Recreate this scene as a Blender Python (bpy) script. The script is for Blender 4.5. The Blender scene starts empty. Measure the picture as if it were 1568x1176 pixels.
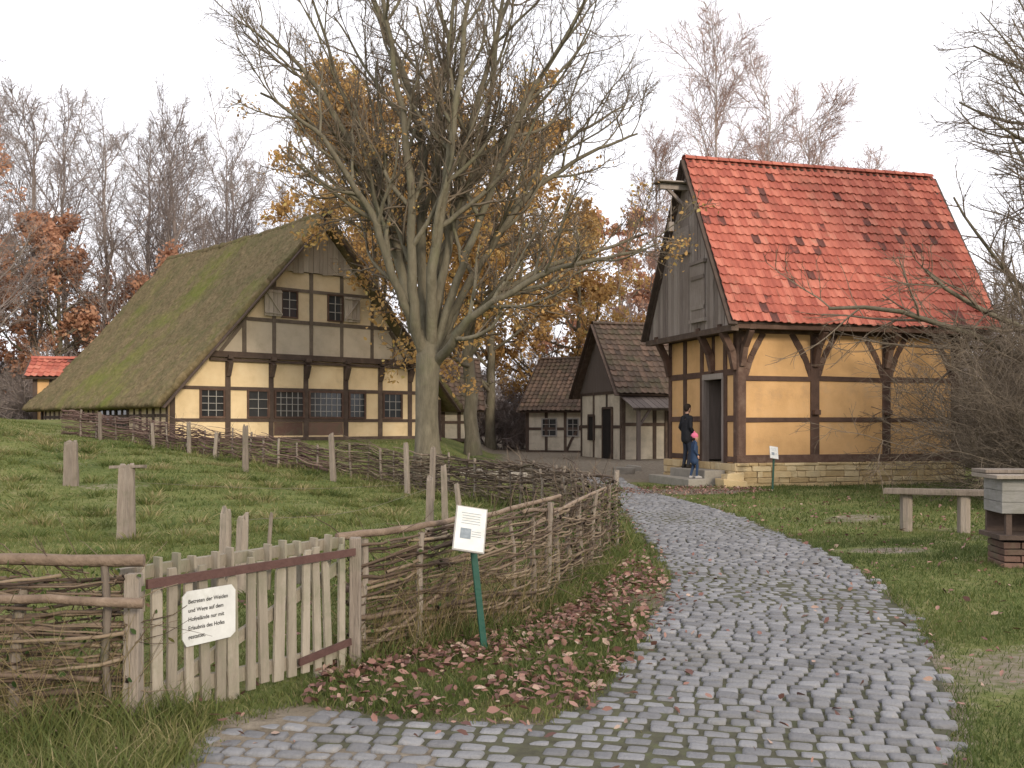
import bpy, math, random, bmesh
import numpy as np
from mathutils import Vector, Matrix
rng=np.random.default_rng(7); random.seed(7)
R_=math.radians
scene=bpy.context.scene
# ---------------------------------------------------------------- helpers
def S(t): 
    t=np.clip(t,0,1); return t*t*(3-2*t)
def wob(x,y,f=1.0,ph=0.0):
    return (np.sin(x*1.7*f+y*.9*f+ph)+np.sin(-x*1.1*f+y*2.3*f+1.3+ph*2)+np.sin(x*3.1*f-y*2.7*f+2.1)+np.sin(x*.6*f+y*.5*f+.7*ph))/4
PATH=[(-1.4,1.5),(-1.45,4.8),(-1.5,5.3),(-1.15,5.75),(-.5,5.5),(.16,5.42),(.45,5.85),(.9,7.17),(1.4,9.3),(1.68,10.9),(1.9,13.9),(2.0,17.9),(2.1,22),(2.2,26.4),(2.0,31),
      (3.3,30.5),(3.1,27.5),(3.35,23.9),(3.9,17.9),(3.92,13.2),(3.7,10.7),(3.28,8.36),(2.5,5.83),(2.05,4.77),(1.1,1.5)]
LEAFZ=[(-1.25,5.7),(-.4,5.5),(.2,5.4),(.95,7.3),(1.2,9.2),(.9,10.5),(.45,9.6),(-.1,8.2),(-1.2,6.8)]
FN=[(-1.14,6.9),(.06,8.4),(.5,10),(1.16,12.5)]
def inpoly(x,y,poly):
    x=np.asarray(x,float);y=np.asarray(y,float);c=np.zeros(x.shape,bool);n=len(poly)
    for i in range(n):
        x1,y1=poly[i];x2,y2=poly[(i+1)%n]
        if y1==y2: continue
        k=((y1>y)!=(y2>y))&(x<(x2-x1)*(y-y1)/(y2-y1)+x1)
        c^=k
    return c
def distpoly(x,y,poly,closed=True):
    d=np.full(np.shape(x),1e9);n=len(poly)
    for i in range(n if closed else n-1):
        ax,ay=poly[i];bx,by=poly[(i+1)%n];vx,vy=bx-ax,by-ay
        t=np.clip(((x-ax)*vx+(y-ay)*vy)/(vx*vx+vy*vy),0,1)
        d=np.minimum(d,np.hypot(x-ax-t*vx,y-ay-t*vy))
    return d
def hgt(x,y):
    x=np.asarray(x,float);y=np.asarray(y,float)
    t=np.clip((-x-2.2)*.12,0,1.75)*S((y-12)/14)
    T=1.0*S((y-28.5)/5)*S((-x-0.2)/3.2)
    h=np.maximum(t,T)
    far=.15*S((y-32)/8)
    h=np.maximum(h,far)
    amp=np.clip((np.abs(x-2.3)-1.6)/2,0,1)
    mead=S((-x-1)/2)*S((y-8)/4)*S((34-y)/4)
    return h+.03*amp*wob(x,y,1.3)+.02*amp+mead*(.06*wob(x,y,.8,1.)+.045*wob(x,y,2.6,2.))
def mesh_np(name,V,F,rnd=None,smooth=False):
    if not isinstance(F,list): F=[F]
    F=[f for f in F if len(f)]
    me=bpy.data.meshes.new(name)
    V=np.asarray(V,np.float32)
    me.vertices.add(len(V)); me.vertices.foreach_set('co',V.ravel())
    nl=sum(f.size for f in F); npl=sum(len(f) for f in F)
    me.loops.add(nl); me.loops.foreach_set('vertex_index',np.concatenate([f.ravel() for f in F]).astype(np.int32))
    me.polygons.add(npl)
    tot=np.concatenate([np.full(len(f),f.shape[1]) for f in F]).astype(np.int32)
    st=np.concatenate([[0],np.cumsum(tot)[:-1]]).astype(np.int32)
    me.polygons.foreach_set('loop_start',st); me.polygons.foreach_set('loop_total',tot)
    if smooth: me.polygons.foreach_set('use_smooth',np.ones(npl,bool))
    me.update(calc_edges=True)
    if rnd is not None:
        a=me.attributes.new('rnd','FLOAT','POINT'); a.data.foreach_set('value',np.asarray(rnd,np.float32))
    return me
def addobj(name,me,mat=None,parent=None,loc=None):
    o=bpy.data.objects.new(name,me); scene.collection.objects.link(o)
    if mat is not None and me is not None:
        for m in (mat if isinstance(mat,(list,tuple)) else [mat]): me.materials.append(m)
    if parent: o.parent=parent
    if loc is not None: o.location=loc
    return o
def empty(name,loc=(0,0,0),rot=0):
    o=bpy.data.objects.new(name,None); o.location=loc; o.rotation_euler=(0,0,rot); o.empty_display_size=.3
    scene.collection.objects.link(o); return o
class MB:
    def __init__(s): s.v=[];s.f=[];s.r=[];s.n=0
    def add(s,V,F,r=None):
        V=np.asarray(V,float); 
        if r is None: r=random.random()
        s.v.append(V); s.r.append(np.full(len(V),r))
        for f in F: s.f.append(tuple(i+s.n for i in f))
        s.n+=len(V)
    def box(s,x0,x1,y0,y1,z0,z1,r=None,M=None,jit=0):
        V=np.array([[x0,y0,z0],[x1,y0,z0],[x1,y1,z0],[x0,y1,z0],[x0,y0,z1],[x1,y0,z1],[x1,y1,z1],[x0,y1,z1]],float)
        if jit: V+=rng.uniform(-jit,jit,V.shape)
        s.add(V,[(0,3,2,1),(4,5,6,7),(0,1,5,4),(1,2,6,5),(2,3,7,6),(3,0,4,7)],r)
    def beam(s,p0,p1,w,h,up=(0,0,1),r=None,jit=0):
        p0=np.array(p0,float);p1=np.array(p1,float);d=p1-p0;L=np.linalg.norm(d);d/=L
        u=np.array(up,float)
        if abs(d@u)>.98: u=np.array([0,1.,0])
        a=np.cross(d,u);a/=np.linalg.norm(a);b=np.cross(a,d)
        V=[]
        for p in (p0,p1):
            for sa,sb in((-1,-1),(1,-1),(1,1),(-1,1)):
                V.append(p+a*sa*w/2+b*sb*h/2)
        V=np.array(V)
        if jit: V+=rng.uniform(-jit,jit,V.shape)
        s.add(V,[(0,1,2,3),(7,6,5,4),(0,4,5,1),(1,5,6,2),(2,6,7,3),(3,7,4,0)],r)
    def prism(s,poly,y0,y1,axis='xz',r=None):
        n=len(poly);V=[]
        for y in(y0,y1):
            for a,b in poly:
                V.append((a,y,b) if axis=='xz' else ((y,a,b) if axis=='yz' else (a,b,y)))
        F=[tuple(range(n)),tuple(range(2*n-1,n-1,-1))]+[(i,i+n,(i+1)%n+n,(i+1)%n) for i in range(n)]
        s.add(V,F,r)
    def obj(s,name,mat,parent=None,smooth=False,bevel=0):
        me=bpy.data.meshes.new(name)
        if s.n:
            me.from_pydata([tuple(p) for p in np.concatenate(s.v)],[],s.f)
            a=me.attributes.new('rnd','FLOAT','POINT'); a.data.foreach_set('value',np.concatenate(s.r).astype(np.float32))
        bm=bmesh.new();bm.from_mesh(me);bmesh.ops.recalc_face_normals(bm,faces=bm.faces);bm.to_mesh(me);bm.free()
        if smooth:
            for p in me.polygons:p.use_smooth=True
        o=addobj(name,me,mat,parent)
        if bevel:
            m=o.modifiers.new('bev','BEVEL');m.width=bevel;m.segments=2;m.limit_method='ANGLE'
        return o
class Tubes:
    def __init__(s): s.g={}
    def add(s,P,R,sides=4,rnd=None):
        P=np.asarray(P,float);R=np.asarray(R,float)
        if P.ndim==2:P=P[None];R=R[None]
        if rnd is None: rnd=rng.random(len(P))
        s.g.setdefault((P.shape[1],sides),[]).append((P,R,np.broadcast_to(np.asarray(rnd,float),(len(P),))))
    def arrays(s):
        VV=[];FF=[];RR=[];off=0
        for (n,k),L in s.g.items():
            P=np.concatenate([l[0] for l in L]);R=np.concatenate([l[1] for l in L]);rn=np.concatenate([l[2] for l in L])
            T=np.gradient(P,axis=1);T/=np.linalg.norm(T,axis=2,keepdims=True)+1e-9
            m=T.mean(1);ref=np.where(np.abs(m[:,2:3])>.8,np.array([[1.,0,0]]),np.array([[0,0,1.]]))[:,None,:]
            A=np.cross(T,np.broadcast_to(ref,T.shape));A/=np.linalg.norm(A,axis=2,keepdims=True)+1e-9
            B=np.cross(T,A)
            an=np.arange(k)*2*math.pi/k
            V=P[:,:,None,:]+R[:,:,None,None]*(np.cos(an)[None,None,:,None]*A[:,:,None,:]+np.sin(an)[None,None,:,None]*B[:,:,None,:])
            t=len(P);idx=np.arange(t*n*k).reshape(t,n,k)
            a=idx[:,:-1,:];b=idx[:,1:,:]
            F=np.stack([a,np.roll(a,-1,2),np.roll(b,-1,2),b],-1).reshape(-1,4)+off
            VV.append(V.reshape(-1,3));FF.append(F);RR.append(np.repeat(rn,n*k));
            if k==4:
                for e,sg in((0,1),(n-1,-1)):
                    FF.append((idx[:,e,:]+off)[:,::-sg])
            off+=t*n*k
        return np.concatenate(VV),FF,np.concatenate(RR)
    def mesh(s,name,smooth=True):
        V,F,r=s.arrays(); return mesh_np(name,V,F,r,smooth)
def catmull(pts,n):
    P=np.array(pts,float);P=np.vstack([2*P[0]-P[1],P,2*P[-1]-P[-2]])
    m=len(P)-3;out=[]
    for u in np.linspace(0,m-1e-6,n):
        i=int(u);t=u-i;a,b,c,d=P[i],P[i+1],P[i+2],P[i+3]
        out.append(.5*((2*b)+(-a+c)*t+(2*a-5*b+4*c-d)*t*t+(-a+3*b-3*c+d)*t**3))
    return np.array(out)
# ---------------------------------------------------------------- materials
def mat(name,cols,rw=.6,ns=3.0,stretch=(1,1,1),rough=.85,bump=.3,bs=None,spec=.3,contrast=1.6,dirt=None,coord='Object'):
    m=bpy.data.materials.new(name);m.use_nodes=True;nt=m.node_tree;N=nt.nodes;L=nt.links
    b=N['Principled BSDF'];b.inputs['Roughness'].default_value=rough;b.inputs['Specular IOR Level'].default_value=spec
    tc=N.new('ShaderNodeTexCoord');mp=N.new('ShaderNodeMapping');mp.inputs['Scale'].default_value=stretch
    L.new(tc.outputs[coord],mp.inputs[0])
    no=N.new('ShaderNodeTexNoise');no.inputs['Scale'].default_value=ns;no.inputs['Detail'].default_value=6;no.inputs['Roughness'].default_value=.65
    L.new(mp.outputs[0],no.inputs['Vector'])
    mr=N.new('ShaderNodeMapRange');mr.inputs[1].default_value=.5-.5/contrast*.8;mr.inputs[2].default_value=.5+.5/contrast*.8
    L.new(no.outputs['Fac'],mr.inputs[0])
    at=N.new('ShaderNodeAttribute');at.attribute_name='rnd'
    mx=N.new('ShaderNodeMix');mx.data_type='FLOAT';mx.inputs[0].default_value=rw
    L.new(mr.outputs[0],mx.inputs[2]);L.new(at.outputs['Fac'],mx.inputs[3])
    cr=N.new('ShaderNodeValToRGB');el=cr.color_ramp.elements
    while len(el)<len(cols): el.new(.5)
    for e,(p,c) in zip(el,cols): e.position=p;e.color=(*c,1)
    L.new(mx.outputs[0],cr.inputs[0]);col=cr.outputs[0]
    for dd in ([dirt] if dirt and not isinstance(dirt,list) else (dirt or [])):
        n2=N.new('ShaderNodeTexNoise');n2.inputs['Scale'].default_value=dd[1];n2.inputs['Detail'].default_value=8;n2.inputs['Roughness'].default_value=.7
        L.new(tc.outputs[coord],n2.inputs['Vector'])
        r2=N.new('ShaderNodeMapRange');r2.inputs[1].default_value=dd[2];r2.inputs[2].default_value=dd[2]+.2;r2.inputs[4].default_value=dd[3]
        L.new(n2.outputs['Fac'],r2.inputs[0])
        mc=N.new('ShaderNodeMix');mc.data_type='RGBA';L.new(r2.outputs[0],mc.inputs[0]);L.new(col,mc.inputs[6]);mc.inputs[7].default_value=(*dd[0],1);col=mc.outputs[2]
    L.new(col,b.inputs['Base Color'])
    if bump:
        nb=N.new('ShaderNodeTexNoise');nb.inputs['Scale'].default_value=bs or ns*4;nb.inputs['Detail'].default_value=5
        L.new(mp.outputs[0],nb.inputs['Vector'])
        bp=N.new('ShaderNodeBump');bp.inputs['Strength'].default_value=bump;bp.inputs['Distance'].default_value=.02
        L.new(nb.outputs['Fac'],bp.inputs['Height']);L.new(bp.outputs[0],b.inputs['Normal'])
    return m
M_timber=mat('dark_timber',[(0,(.045,.033,.027)),(.6,(.10,.07,.055)),(1,(.18,.135,.10))],.4,4,(1,1,1),.85,.4,30)
M_redtimber=mat('red_brown_timber',[(0,(.055,.034,.026)),(.6,(.115,.068,.05)),(1,(.21,.145,.11))],.4,4,(1,1,1),.85,.4,30)
M_greyboard=mat('grey_boards',[(0,(.15,.12,.105)),(.5,(.28,.235,.21)),(1,(.42,.37,.33))],.6,3,(6,6,.6),.9,.5,10,dirt=((.15,.115,.09),.8,.5,.5))
M_ochre=mat('ochre_plaster',[(0,(.54,.32,.14)),(.5,(.66,.40,.185)),(1,(.72,.47,.24))],.15,1.4,(1,1,1),.95,.25,25,dirt=[((.38,.25,.15),1.1,.54,.6),((.75,.6,.42),2.2,.6,.5)])
M_cream=mat('cream_plaster',[(0,(.62,.47,.27)),(.5,(.76,.59,.36)),(1,(.82,.68,.45))],.15,1.6,(1,1,1),.95,.25,25,dirt=((.42,.33,.22),1.3,.56,.5))
M_beige=mat('beige_plaster',[(0,(.56,.44,.27)),(.5,(.68,.545,.36)),(1,(.74,.62,.43))],.15,1.6,(1,1,1),.95,.25,25,dirt=((.40,.33,.23),1.3,.54,.5))
M_greyplaster=mat('grey_plaster',[(0,(.42,.35,.26)),(.5,(.54,.46,.35)),(1,(.62,.53,.41))],.2,1.6,(1,1,1),.95,.25,25,dirt=((.34,.29,.22),1.3,.54,.5))
M_whitepl=mat('lime_plaster',[(0,(.38,.35,.28)),(.5,(.58,.52,.42)),(1,(.68,.62,.51))],.2,1.6,(1,1,1),.95,.25,25,dirt=((.28,.25,.19),1.3,.50,.6))
M_thatch=mat('mossy_thatch',[(0,(.07,.052,.03)),(.45,(.155,.12,.068)),(1,(.26,.20,.115))],.2,6,(1.2,1,1),1,1,24,spec=.05,dirt=[((.10,.10,.045),1.3,.45,.65),((.14,.17,.028),.20,.53,.85)])
M_redtile=mat('red_clay_tile',[(0,(.09,.045,.04)),(.12,(.15,.06,.05)),(.16,(.33,.095,.07)),(.6,(.44,.135,.095)),(.92,(.52,.19,.135)),(1,(.40,.25,.18))],.86,4,(1,1,1),.8,.3,20,spec=.2,dirt=[((.18,.12,.085),.7,.55,.6),((.20,.19,.12),3.,.60,.5)])
M_darktile=mat('old_brown_tile',[(0,(.05,.037,.03)),(.5,(.10,.07,.053)),(1,(.17,.11,.08))],.7,3,(1,1,1),.85,.3,20,dirt=((.07,.075,.035),.8,.5,.7))
M_sand=mat('sandstone_blocks',[(0,(.40,.27,.13)),(.5,(.56,.42,.23)),(1,(.64,.53,.34))],.6,4,(1,1,1),.95,.5,20,dirt=((.3,.24,.16),1.5,.55,.5))
M_mortar=mat('mortar',[(0,(.30,.23,.14)),(1,(.44,.34,.22))],0,5,rough=1)
M_cob=mat('granite_setts',[(0,(.115,.115,.12)),(.5,(.185,.184,.19)),(.85,(.24,.24,.248)),(1,(.30,.275,.25))],.7,20,(1,1,1),.68,.5,60,spec=.4,dirt=[((.12,.112,.09),.8,.5,.5)])
M_gap=mat('sett_joint_soil',[(0,(.045,.042,.028)),(.5,(.075,.072,.045)),(1,(.10,.11,.05))],0,8,rough=1,bump=.5)
M_fwood=mat('weathered_fence_wood',[(0,(.12,.095,.075)),(.5,(.23,.19,.155)),(1,(.36,.31,.255))],.5,5,(5,5,.6),.9,.8,14,dirt=((.13,.13,.08),2.5,.52,.6))
M_picket=mat('gate_picket_wood',[(0,(.18,.155,.12)),(.5,(.29,.25,.195)),(1,(.41,.36,.29))],.5,5,(5,5,.5),.9,.5,30,dirt=((.16,.17,.10),2.5,.46,.65))
M_stick=mat('hazel_sticks',[(0,(.05,.033,.024)),(.5,(.13,.092,.065)),(.85,(.25,.19,.13)),(1,(.36,.29,.21))],.8,6,(1,1,1),.9,.4,40,dirt=((.10,.115,.05),1.5,.56,.5))
M_redstick=mat('dark_brushwood',[(0,(.06,.035,.03)),(.6,(.15,.095,.08)),(1,(.26,.19,.15))],.75,6,rough=.9)
M_rail=mat('peeled_rail_wood',[(0,(.09,.06,.045)),(.5,(.20,.145,.105)),(1,(.36,.28,.21))],.3,9,(1,1,1),.9,.6,40)
M_rust=mat('rusty_band',[(0,(.06,.03,.026)),(1,(.12,.065,.055))],.3,12,rough=.9)
M_bark=mat('oak_bark',[(0,(.085,.075,.052)),(.5,(.155,.135,.095)),(1,(.25,.22,.16))],.25,3,(2,2,.6),.95,.9,14,dirt=((.14,.15,.075),.9,.52,.55))
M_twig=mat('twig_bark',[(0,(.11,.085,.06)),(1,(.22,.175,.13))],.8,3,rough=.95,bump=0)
M_fartwig=mat('haze_tinted_twigs',[(0,(.18,.145,.13)),(.6,(.28,.235,.215)),(1,(.36,.31,.285))],.6,.3,rough=1,bump=0)  # distance haze put into the colour: paler twigs, no atmosphere in the scene
M_birch=mat('birch_bark',[(0,(.15,.12,.11)),(.4,(.45,.42,.4)),(1,(.6,.57,.54))],.1,6,(1,1,3),.8,.2)
M_birchtw=mat('birch_twigs',[(0,(.27,.17,.14)),(1,(.44,.31,.26))],.8,3,rough=1,bump=0)
def leafmat(name,cols):
    m=mat(name,cols,.92,5,rough=.7,bump=0);nt=m.node_tree
    b=nt.nodes['Principled BSDF'];t=nt.nodes.new('ShaderNodeBsdfTranslucent');mx=nt.nodes.new('ShaderNodeMixShader');mx.inputs[0].default_value=.35
    src=b.inputs['Base Color'].links[0].from_socket;nt.links.new(src,t.inputs[0])
    nt.links.new(b.outputs[0],mx.inputs[1]);nt.links.new(t.outputs[0],mx.inputs[2]);nt.links.new(mx.outputs[0],nt.nodes['Material Output'].inputs[0]);return m
M_orange=leafmat('autumn_leaves',[(0,(.30,.17,.07)),(.5,(.52,.32,.12)),(.8,(.64,.42,.15)),(1,(.50,.46,.16))])
M_rusty=leafmat('rust_leaves',[(0,(.32,.17,.11)),(.5,(.52,.28,.18)),(1,(.64,.39,.24))])
M_litter=mat('fallen_leaves',[(0,(.085,.042,.035)),(.4,(.18,.088,.07)),(.75,(.29,.165,.13)),(1,(.42,.32,.25))],.9,5,rough=.75,bump=0)
M_ivy=leafmat('ivy',[(0,(.03,.06,.015)),(.6,(.08,.12,.03)),(1,(.24,.22,.07))])
M_grass=leafmat('grass_blades',[(0,(.052,.078,.022)),(.4,(.098,.13,.034)),(.7,(.165,.178,.055)),(.85,(.245,.22,.10)),(1,(.36,.30,.16))])
M_straw=leafmat('dry_stalks',[(0,(.16,.15,.06)),(.5,(.28,.22,.10)),(1,(.42,.33,.19))])
M_white=mat('sign_panel',[(0,(.50,.50,.47)),(1,(.70,.70,.67))],0,5,rough=.6,bump=0,dirt=((.42,.41,.35),8,.55,.6))
M_ink=mat('sign_ink',[(0,(.03,.03,.03)),(1,(.05,.05,.05))],0,3,bump=0)
M_blueink=mat('sign_print',[(0,(.15,.18,.2)),(1,(.3,.33,.35))],0,30,bump=0)
M_green=mat('green_paint',[(0,(.008,.06,.04)),(1,(.015,.09,.062))],.2,8,rough=.4,spec=.5,bump=.1)
M_glass=mat('window_glass',[(0,(.02,.022,.025)),(1,(.05,.055,.06))],.5,3,rough=.12,spec=.6,bump=0)
M_dark=mat('painted_dark_interior',[(0,(.012,.01,.009)),(1,(.025,.02,.018))],0,3,rough=1,bump=0)  # near-black colour stands in for the shade inside the buildings
M_bar=mat('window_bars',[(0,(.28,.26,.24)),(1,(.42,.4,.37))],.3,5)
M_brick=mat('old_brick',[(0,(.08,.05,.04)),(.5,(.15,.085,.065)),(1,(.23,.15,.11))],.7,6,bump=.5,dirt=((.11,.11,.07),3,.48,.7))
M_hive=mat('weathered_grey_boards',[(0,(.17,.165,.15)),(.5,(.26,.25,.235)),(1,(.34,.33,.31))],.3,5,(1,1,5),.85,.3,dirt=((.16,.155,.12),4,.48,.6))
M_stone=mat('rough_stone',[(0,(.20,.18,.15)),(1,(.38,.35,.30))],.4,4,bump=.6)
M_oldboard=mat('dark_gable_boards',[(0,(.07,.055,.05)),(1,(.19,.155,.135))],.5,3,(5,5,.5))

# ---------------------------------------------------------------- world, sun, camera
w=bpy.data.worlds.new('World');scene.world=w;w.use_nodes=True;nt=w.node_tree
bg=nt.nodes['Background'];sky=nt.nodes.new('ShaderNodeTexSky');sky.sky_type='NISHITA';sky.sun_disc=False
SE,SA=R_(19),R_(150)
sky.sun_elevation=SE;sky.sun_rotation=SA;sky.dust_density=3;sky.air_density=1.2
tc=nt.nodes.new('ShaderNodeTexCoord');mp=nt.nodes.new('ShaderNodeMapping');mp.inputs['Scale'].default_value=(1,1,3)
nz=nt.nodes.new('ShaderNodeTexNoise');nz.inputs['Scale'].default_value=1.4;nz.inputs['Detail'].default_value=4
nt.links.new(tc.outputs['Generated'],mp.inputs[0]);nt.links.new(mp.outputs[0],nz.inputs[0])
mr=nt.nodes.new('ShaderNodeMapRange');mr.inputs[1].default_value=.3;mr.inputs[2].default_value=.6;mr.inputs[3].default_value=.85;mr.inputs[4].default_value=.98
nt.links.new(nz.outputs[0],mr.inputs[0])
mx=nt.nodes.new('ShaderNodeMix');mx.data_type='RGBA';nt.links.new(mr.outputs[0],mx.inputs[0]);nt.links.new(sky.outputs[0],mx.inputs[6]);mx.inputs[7].default_value=(9.9,9.8,10.3,1)
nt.links.new(mx.outputs[2],bg.inputs[0]);bg.inputs[1].default_value=.142
sun=bpy.data.lights.new('sun','SUN');sun.energy=2.5;sun.angle=R_(10);sun.color=(1,.87,.69)
so=bpy.data.objects.new('sun',sun);scene.collection.objects.link(so)
sd=Vector((math.sin(SA)*math.cos(SE),math.cos(SA)*math.cos(SE),math.sin(SE)))
so.rotation_euler=sd.to_track_quat('Z','Y').to_euler()
cam=bpy.data.cameras.new('camera');cam.lens=36;cam.sensor_width=36;cam.shift_y=.0395;cam.clip_end=2000;cam.clip_start=.05
co=bpy.data.objects.new('camera',cam);co.location=(0,0,1.6);co.rotation_euler=(R_(90),0,0);scene.collection.objects.link(co);scene.camera=co
scene.view_settings.view_transform='Standard';scene.view_settings.look='None'

# ---------------------------------------------------------------- ground
xs=np.concatenate([[-600,-300,-150,-90,-60,-45,-35,-30],np.arange(-26,20,.2),[20,24,30,40,60,90,150,300,600]])
ys=np.concatenate([[-300,-100,-30,-8,-2],np.arange(1,46,.2),[46,48,51,55,60,70,90,130,200,400,900]])
X,Y=np.meshgrid(xs,ys);Z=hgt(X,Y);nx,ny=len(xs),len(ys)
I=np.arange(nx*ny).reshape(ny,nx)
F=np.stack([I[:-1,:-1],I[:-1,1:],I[1:,1:],I[1:,:-1]],-1).reshape(-1,4)
me=mesh_np('ground',np.stack([X,Y,Z],-1).reshape(-1,3),F,None,True)
x=X.ravel();y=Y.ravel()
def bare(x,y):
    return np.clip(wob(x,y,.9,4.)*1.7-.42,0,1)*np.where(x>0,1,.8)
dirt=np.zeros(len(x))
def blob(cx,cy,rx,ry,k=1): 
    return k*np.clip(1.4-np.hypot((x-cx)/rx,(y-cy)/ry)*1.2,0,1)
dirt=np.maximum(dirt,S((y-27.5+.3*np.abs(x-3))/2)*S((x+1.5)/2)*S((9-x)/3)*.95)
dirt=np.maximum(dirt,blob(4.2,24.3,1.9,1.3));dirt=np.maximum(dirt,blob(4.7,12.9,.75,.45,.75));dirt=np.maximum(dirt,blob(7,14.2,1.5,.7,.6))
dirt=np.maximum(dirt,S((y-46)/8));dirt=np.maximum(dirt,bare(x,y)*.6*(y<34))
dp=distpoly(x,y,PATH);dirt=np.maximum(dirt,np.where(inpoly(x,y,PATH),.9,np.clip(1-dp/.3,0,1)*.7))
dirt=np.maximum(dirt,blob(-2.3,28,2.5,2,.7))
leaf=np.where(inpoly(x,y,LEAFZ),.5,np.clip(1-distpoly(x,y,LEAFZ)/.5,0,1)*.45)
for nm,a in(('dirt',dirt),('leaf',leaf)):
    at=me.attributes.new(nm,'FLOAT','POINT');at.data.foreach_set('value',a.astype(np.float32))
gm=bpy.data.materials.new('meadow_ground');gm.use_nodes=True;nt=gm.node_tree;N=nt.nodes;L=nt.links;b=N['Principled BSDF'];b.inputs['Roughness'].default_value=1;b.inputs['Specular IOR Level'].default_value=.1
tcg=N.new('ShaderNodeTexCoord')
def nz_(sc,det=6):
    n=N.new('ShaderNodeTexNoise');n.inputs['Scale'].default_value=sc;n.inputs['Detail'].default_value=det;n.inputs['Roughness'].default_value=.7
    L.new(tcg.outputs['Object'],n.inputs['Vector']);return n
def ramp(src,cols):
    c=N.new('ShaderNodeValToRGB');el=c.color_ramp.elements
    while len(el)<len(cols):el.new(.5)
    for e,(p,q) in zip(el,cols):e.position=p;e.color=(*q,1)
    L.new(src,c.inputs[0]);return c.outputs[0]
n1=nz_(.45);n2=nz_(9);n3=nz_(40)
a1=N.new('ShaderNodeMath');a1.operation='MULTIPLY_ADD';a1.inputs[1].default_value=.5;L.new(n2.outputs[0],a1.inputs[0]);
h1=N.new('ShaderNodeMath');h1.operation='MULTIPLY';h1.inputs[1].default_value=.5;L.new(n1.outputs[0],h1.inputs[0]);L.new(h1.outputs[0],a1.inputs[2])
grass=ramp(a1.outputs[0],[(.32,(.065,.082,.028)),(.45,(.11,.135,.042)),(.54,(.165,.175,.062)),(.65,(.25,.22,.12))])
dirtc=ramp(n2.outputs[0],[(.3,(.11,.09,.065)),(.5,(.20,.168,.128)),(.7,(.29,.25,.195))])
leafc=ramp(n3.outputs[0],[(.3,(.05,.045,.022)),(.5,(.10,.08,.045)),(.7,(.19,.115,.075))])
def mixby(attr,c0,c1):
    at=N.new('ShaderNodeAttribute');at.attribute_name=attr
    s=N.new('ShaderNodeMath');s.operation='ADD';L.new(at.outputs['Fac'],s.inputs[0])
    q=N.new('ShaderNodeMath');q.operation='SUBTRACT';L.new(n2.outputs[0],q.inputs[0]);q.inputs[1].default_value=.5;L.new(q.outputs[0],s.inputs[1])
    r=N.new('ShaderNodeMapRange');r.inputs[1].default_value=.35;r.inputs[2].default_value=.65;L.new(s.outputs[0],r.inputs[0])
    m=N.new('ShaderNodeMix');m.data_type='RGBA';L.new(r.outputs[0],m.inputs[0]);L.new(c0,m.inputs[6]);L.new(c1,m.inputs[7]);return m.outputs[2]
cc=mixby('dirt',grass,dirtc);cc=mixby('leaf',cc,leafc);L.new(cc,b.inputs['Base Color'])
bp=N.new('ShaderNodeBump');bp.inputs['Strength'].default_value=.8;bp.inputs['Distance'].default_value=.05;L.new(n2.outputs[0],bp.inputs['Height']);L.new(bp.outputs[0],b.inputs['Normal'])
addobj('ground',me,gm)

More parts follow.
